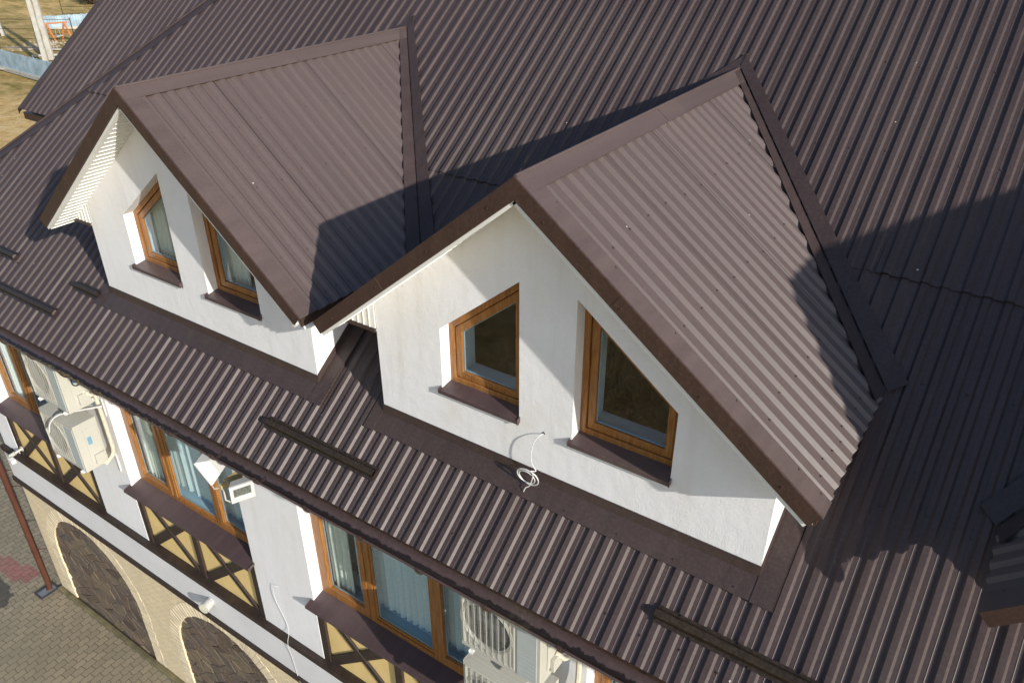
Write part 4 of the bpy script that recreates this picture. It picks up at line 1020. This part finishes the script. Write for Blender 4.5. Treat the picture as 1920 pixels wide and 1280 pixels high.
# ------------------------------------------------------------------ background things, out on the field
def fence(A, B, h, label, rib=.2):
    A, B = V3(A), V3(B); L = (B-A).length; d = (B-A)/L; nn = V3((-d.y, d.x, 0)); BK = .05 if (CAM-A).dot(nn) < 0 else -.11; mb = MB(); n = int(L/rib)
    for i in range(n):
        a = A+d*(L*i/n); b = A+d*(L*(i+.5)/n); c = A+d*(L*(i+1)/n); o_ = nn*.03; jj = random.uniform(-.03, .03)
        for p, q, oa, ob in ((a, b, 0, 1), (b, c, 1, 0)): mb.quad(p+o_*oa, q+o_*ob, q+o_*ob+V3((0, 0, h+jj)), p+o_*oa+V3((0, 0, h+jj)))
    o = mb.build('fence', M_FENCE, thick=.01, loc=None)
    mb = MB()
    for k in (.15, .8): mb.obox(A+nn*BK+V3((0, 0, h*k)), B-A, nn*.05, (0, 0, .06))
    mb.build('rail', M_CONC, o); mb = MB()
    i = 0
    while i < L: p = A+d*i+nn*BK*2.2; mb = MB(); mb.box(p.x-.05, p.x+.05, p.y-.05, p.y+.05, GND-.2, GND+h-.02); i += 2.8; mb.build('post', M_RUST, o)
    mb = MB(); mb.obox(A+V3((0, 0, -.06)), B-A, nn*-.18, (0, 0, .22)); mb.build('footing', M_CONC, o)
    return tag(o, label, 'fence', 'sheet fences in the field')
gg = lambda x, y: gz_(x, y)
fence((-65.3, 23.6, GND), (-44.0, 22.25, GND), 1.3, 'weathered blue sheet fence in front of the concrete poles, lower left of the field')
fence((-70.3, 32.9, GND), (-67.4, 38.0, GND), 1.1, 'pale blue-white sheet fence behind the orange frames, farther away')
def pole(base, top, r0, r1, label):
    b, t = V3(base), V3(top); dd = (t-b).normalized(); s_ = dd.orthogonal().normalized(); u_ = dd.cross(s_); mb = MB(); k = len(mb.v)
    for p, r in ((b, r0), (t, r1)): mb.v += [tuple(p+s_*a*r+u_*c*r) for a, c in ((-1, -1), (1, -1), (1, 1), (-1, 1))]
    mb.f += [(k, k+1, k+2, k+3), (k+7, k+6, k+5, k+4)]+[(k+i, k+(i+1) % 4, k+4+(i+1) % 4, k+4+i) for i in range(4)]
    o = mb.build('concrete_pole', M_CONC, bevel=.02); return tag(o, label, 'pole', 'concrete poles in the field')
pole((-55.5, 25.4, GND), (-55.4, 25.35, GND+9.6), .15, .12, 'left, slimmer one of the two pale concrete poles behind the blue fence')
pole((-57.0, 26.6, GND), (-56.9, 26.5, GND+9.8), .17, .13, 'right, broader one of the two pale concrete poles behind the blue fence')
pole((-68.6, 29.2, GND), (-69.4, 28.6, GND+5.0), .15, .12, 'lone leaning concrete pole at the far left edge of the field')
def wire_fence(A, B, n, h, label):
    A, B = V3(A), V3(B); root = empty('wire_fence', A); tag(root, label, 'fence', 'wire fences in the field')
    for i in range(n+1):
        p = (B-A)*(i/n); mb = MB(); mb.tube([p, p+V3((random.uniform(-.08, .08), random.uniform(-.08, .08), h))], .035, 6); mb.build('post', M_RUST, root)
    for k in (.2, .45, .7, .95):
        mb = MB(); mb.tube([V3((0, 0, h*k)), (B-A)+V3((0, 0, h*k))], .018, 5); mb.build('wire', M_RUST, root)
wire_fence((-64.5, 24.0, GND), (-56.8, 28.6, GND), 3, 2.6, 'rusty wire fence on thin posts crossing behind the concrete poles')
wire_fence((-74.5, 37.5, GND), (-67.0, 43.0, GND), 3, 2.4, 'thin post and wire fence beside the roof edge, beyond the pale sheet fence')
# orange swing frames
sw = empty('swing_frame', (-64.4, 30.6, GND)); sw.scale = (.66, .66, .66); tag(sw, 'orange wooden swing frames standing before the pale sheet fence', 'swing frame')
for k, (dx, dy) in enumerate(((0, 0), (.9, 1.7))):
    mb = MB(); mb.tube([(dx-.7, dy-.3, 0), (dx, dy, 2.0)], .11, 6); mb.tube([(dx+.7, dy+.3, 0), (dx, dy, 2.0)], .11, 6); mb.box(dx-.5, dx+.5, dy-.06, dy+.06, .8, .95); mb.build('side_frame', M_ORANGE, sw)
mb = MB(); mb.tube([(-.1, -.3, 2.0), (1.0, 2.1, 2.0)], .09, 6); mb.build('cross_bar', M_ORANGE, sw)
mb = MB(); mb.box(.1, .8, .5, 1.3, .5, .58); mb.tube([(.3, .7, .55), (.4, .8, 2.0)], .02, 5); mb.tube([(.6, 1.1, .55), (.5, 1.0, 2.0)], .02, 5); mb.build('swing_seat', M_CONC, sw)
# timber pieces and rubble
for i, (x, y, L, a, lab) in enumerate(((-63.8, 26.6, 5.5, .5, 'long pale plank lying in the grass left of the concrete poles'), (-58.9, 26.2, 3.2, .9, 'shorter pale plank lying in the grass beside the concrete poles'), (-56.7, 22.6, 2.2, .3, 'white board lying at the foot of the blue fence'))):
    mb = MB(); mb.obox((0, 0, .05), (L*math.cos(a), L*math.sin(a), 0), (-.3*math.sin(a), .3*math.cos(a), 0), (0, 0, .12)); o = mb.build('plank', M_CONC, loc=(x, y, GND)); tag(o, lab, 'plank')
mb = MB()
for k in range(260):
    x, y = random.gauss(-63.2, .9), random.gauss(28.8, .8); r = random.uniform(.05, .16); c = V3((x, y, GND+r*.4)); n0 = len(mb.v)
    for dd in (V3((1, 0, 0)), V3((-1, 0, 0)), V3((0, 1, 0)), V3((0, -1, 0)), V3((0, 0, 1)), V3((0, 0, -1))): mb.v.append(tuple(c+dd*r*random.uniform(.5, 1.3)))
    for f in ((0, 2, 4), (2, 1, 4), (1, 3, 4), (3, 0, 4), (2, 0, 5), (1, 2, 5), (3, 1, 5), (0, 3, 5)): mb.f.append(tuple(n0+i for i in f))
o = mb.build('rubble', simple('dusty_rubble', (.40, .34, .25), .9, .3, 3)); tag(o, 'pale rubble heap scattered in the grass by the orange frames', 'rubble', kind='stuff')
# bare dark shrubs at the top of the field
random.seed(3)
for i, (x, y, R, lab) in enumerate(((-80.0, 43.8, 2.0, 'dark bare shrub at the roof edge at the top of the field'), (-86.5, 42.5, 1.5, 'low brown scrub bush beyond the pale sheet fence'))):
    b = empty('shrub', (x, y, GND+.3)); tag(b, lab, 'shrub'); mb = MB(); mt = MB()
    for k in range(26):
        a = random.uniform(0, 6.28); e = random.uniform(.5, 1.3); dr = V3((math.cos(a)*math.cos(e), math.sin(a)*math.cos(e), math.sin(e))); L = R*random.uniform(.6, 1.1)
        mt.tube([(0, 0, -.3), dr*L*.5+V3((0, 0, random.uniform(-.1, .2))), dr*L], [.07, .04, .015], 5)
        for q in range(60):
            c = dr*L*random.uniform(.3, 1.1)+V3([random.gauss(0, R*.16) for _ in range(3)]); s1 = V3([random.gauss(0, .08) for _ in range(3)]); s2_ = V3([random.gauss(0, .08) for _ in range(3)]); mb.quad(c, c+s1, c+s1+s2_, c+s2_)
    mt.build('branches', M_RUST, b); mb.build('twigs', simple('dry_brown_twigs', (.09, .055, .025), .9, .4), b)
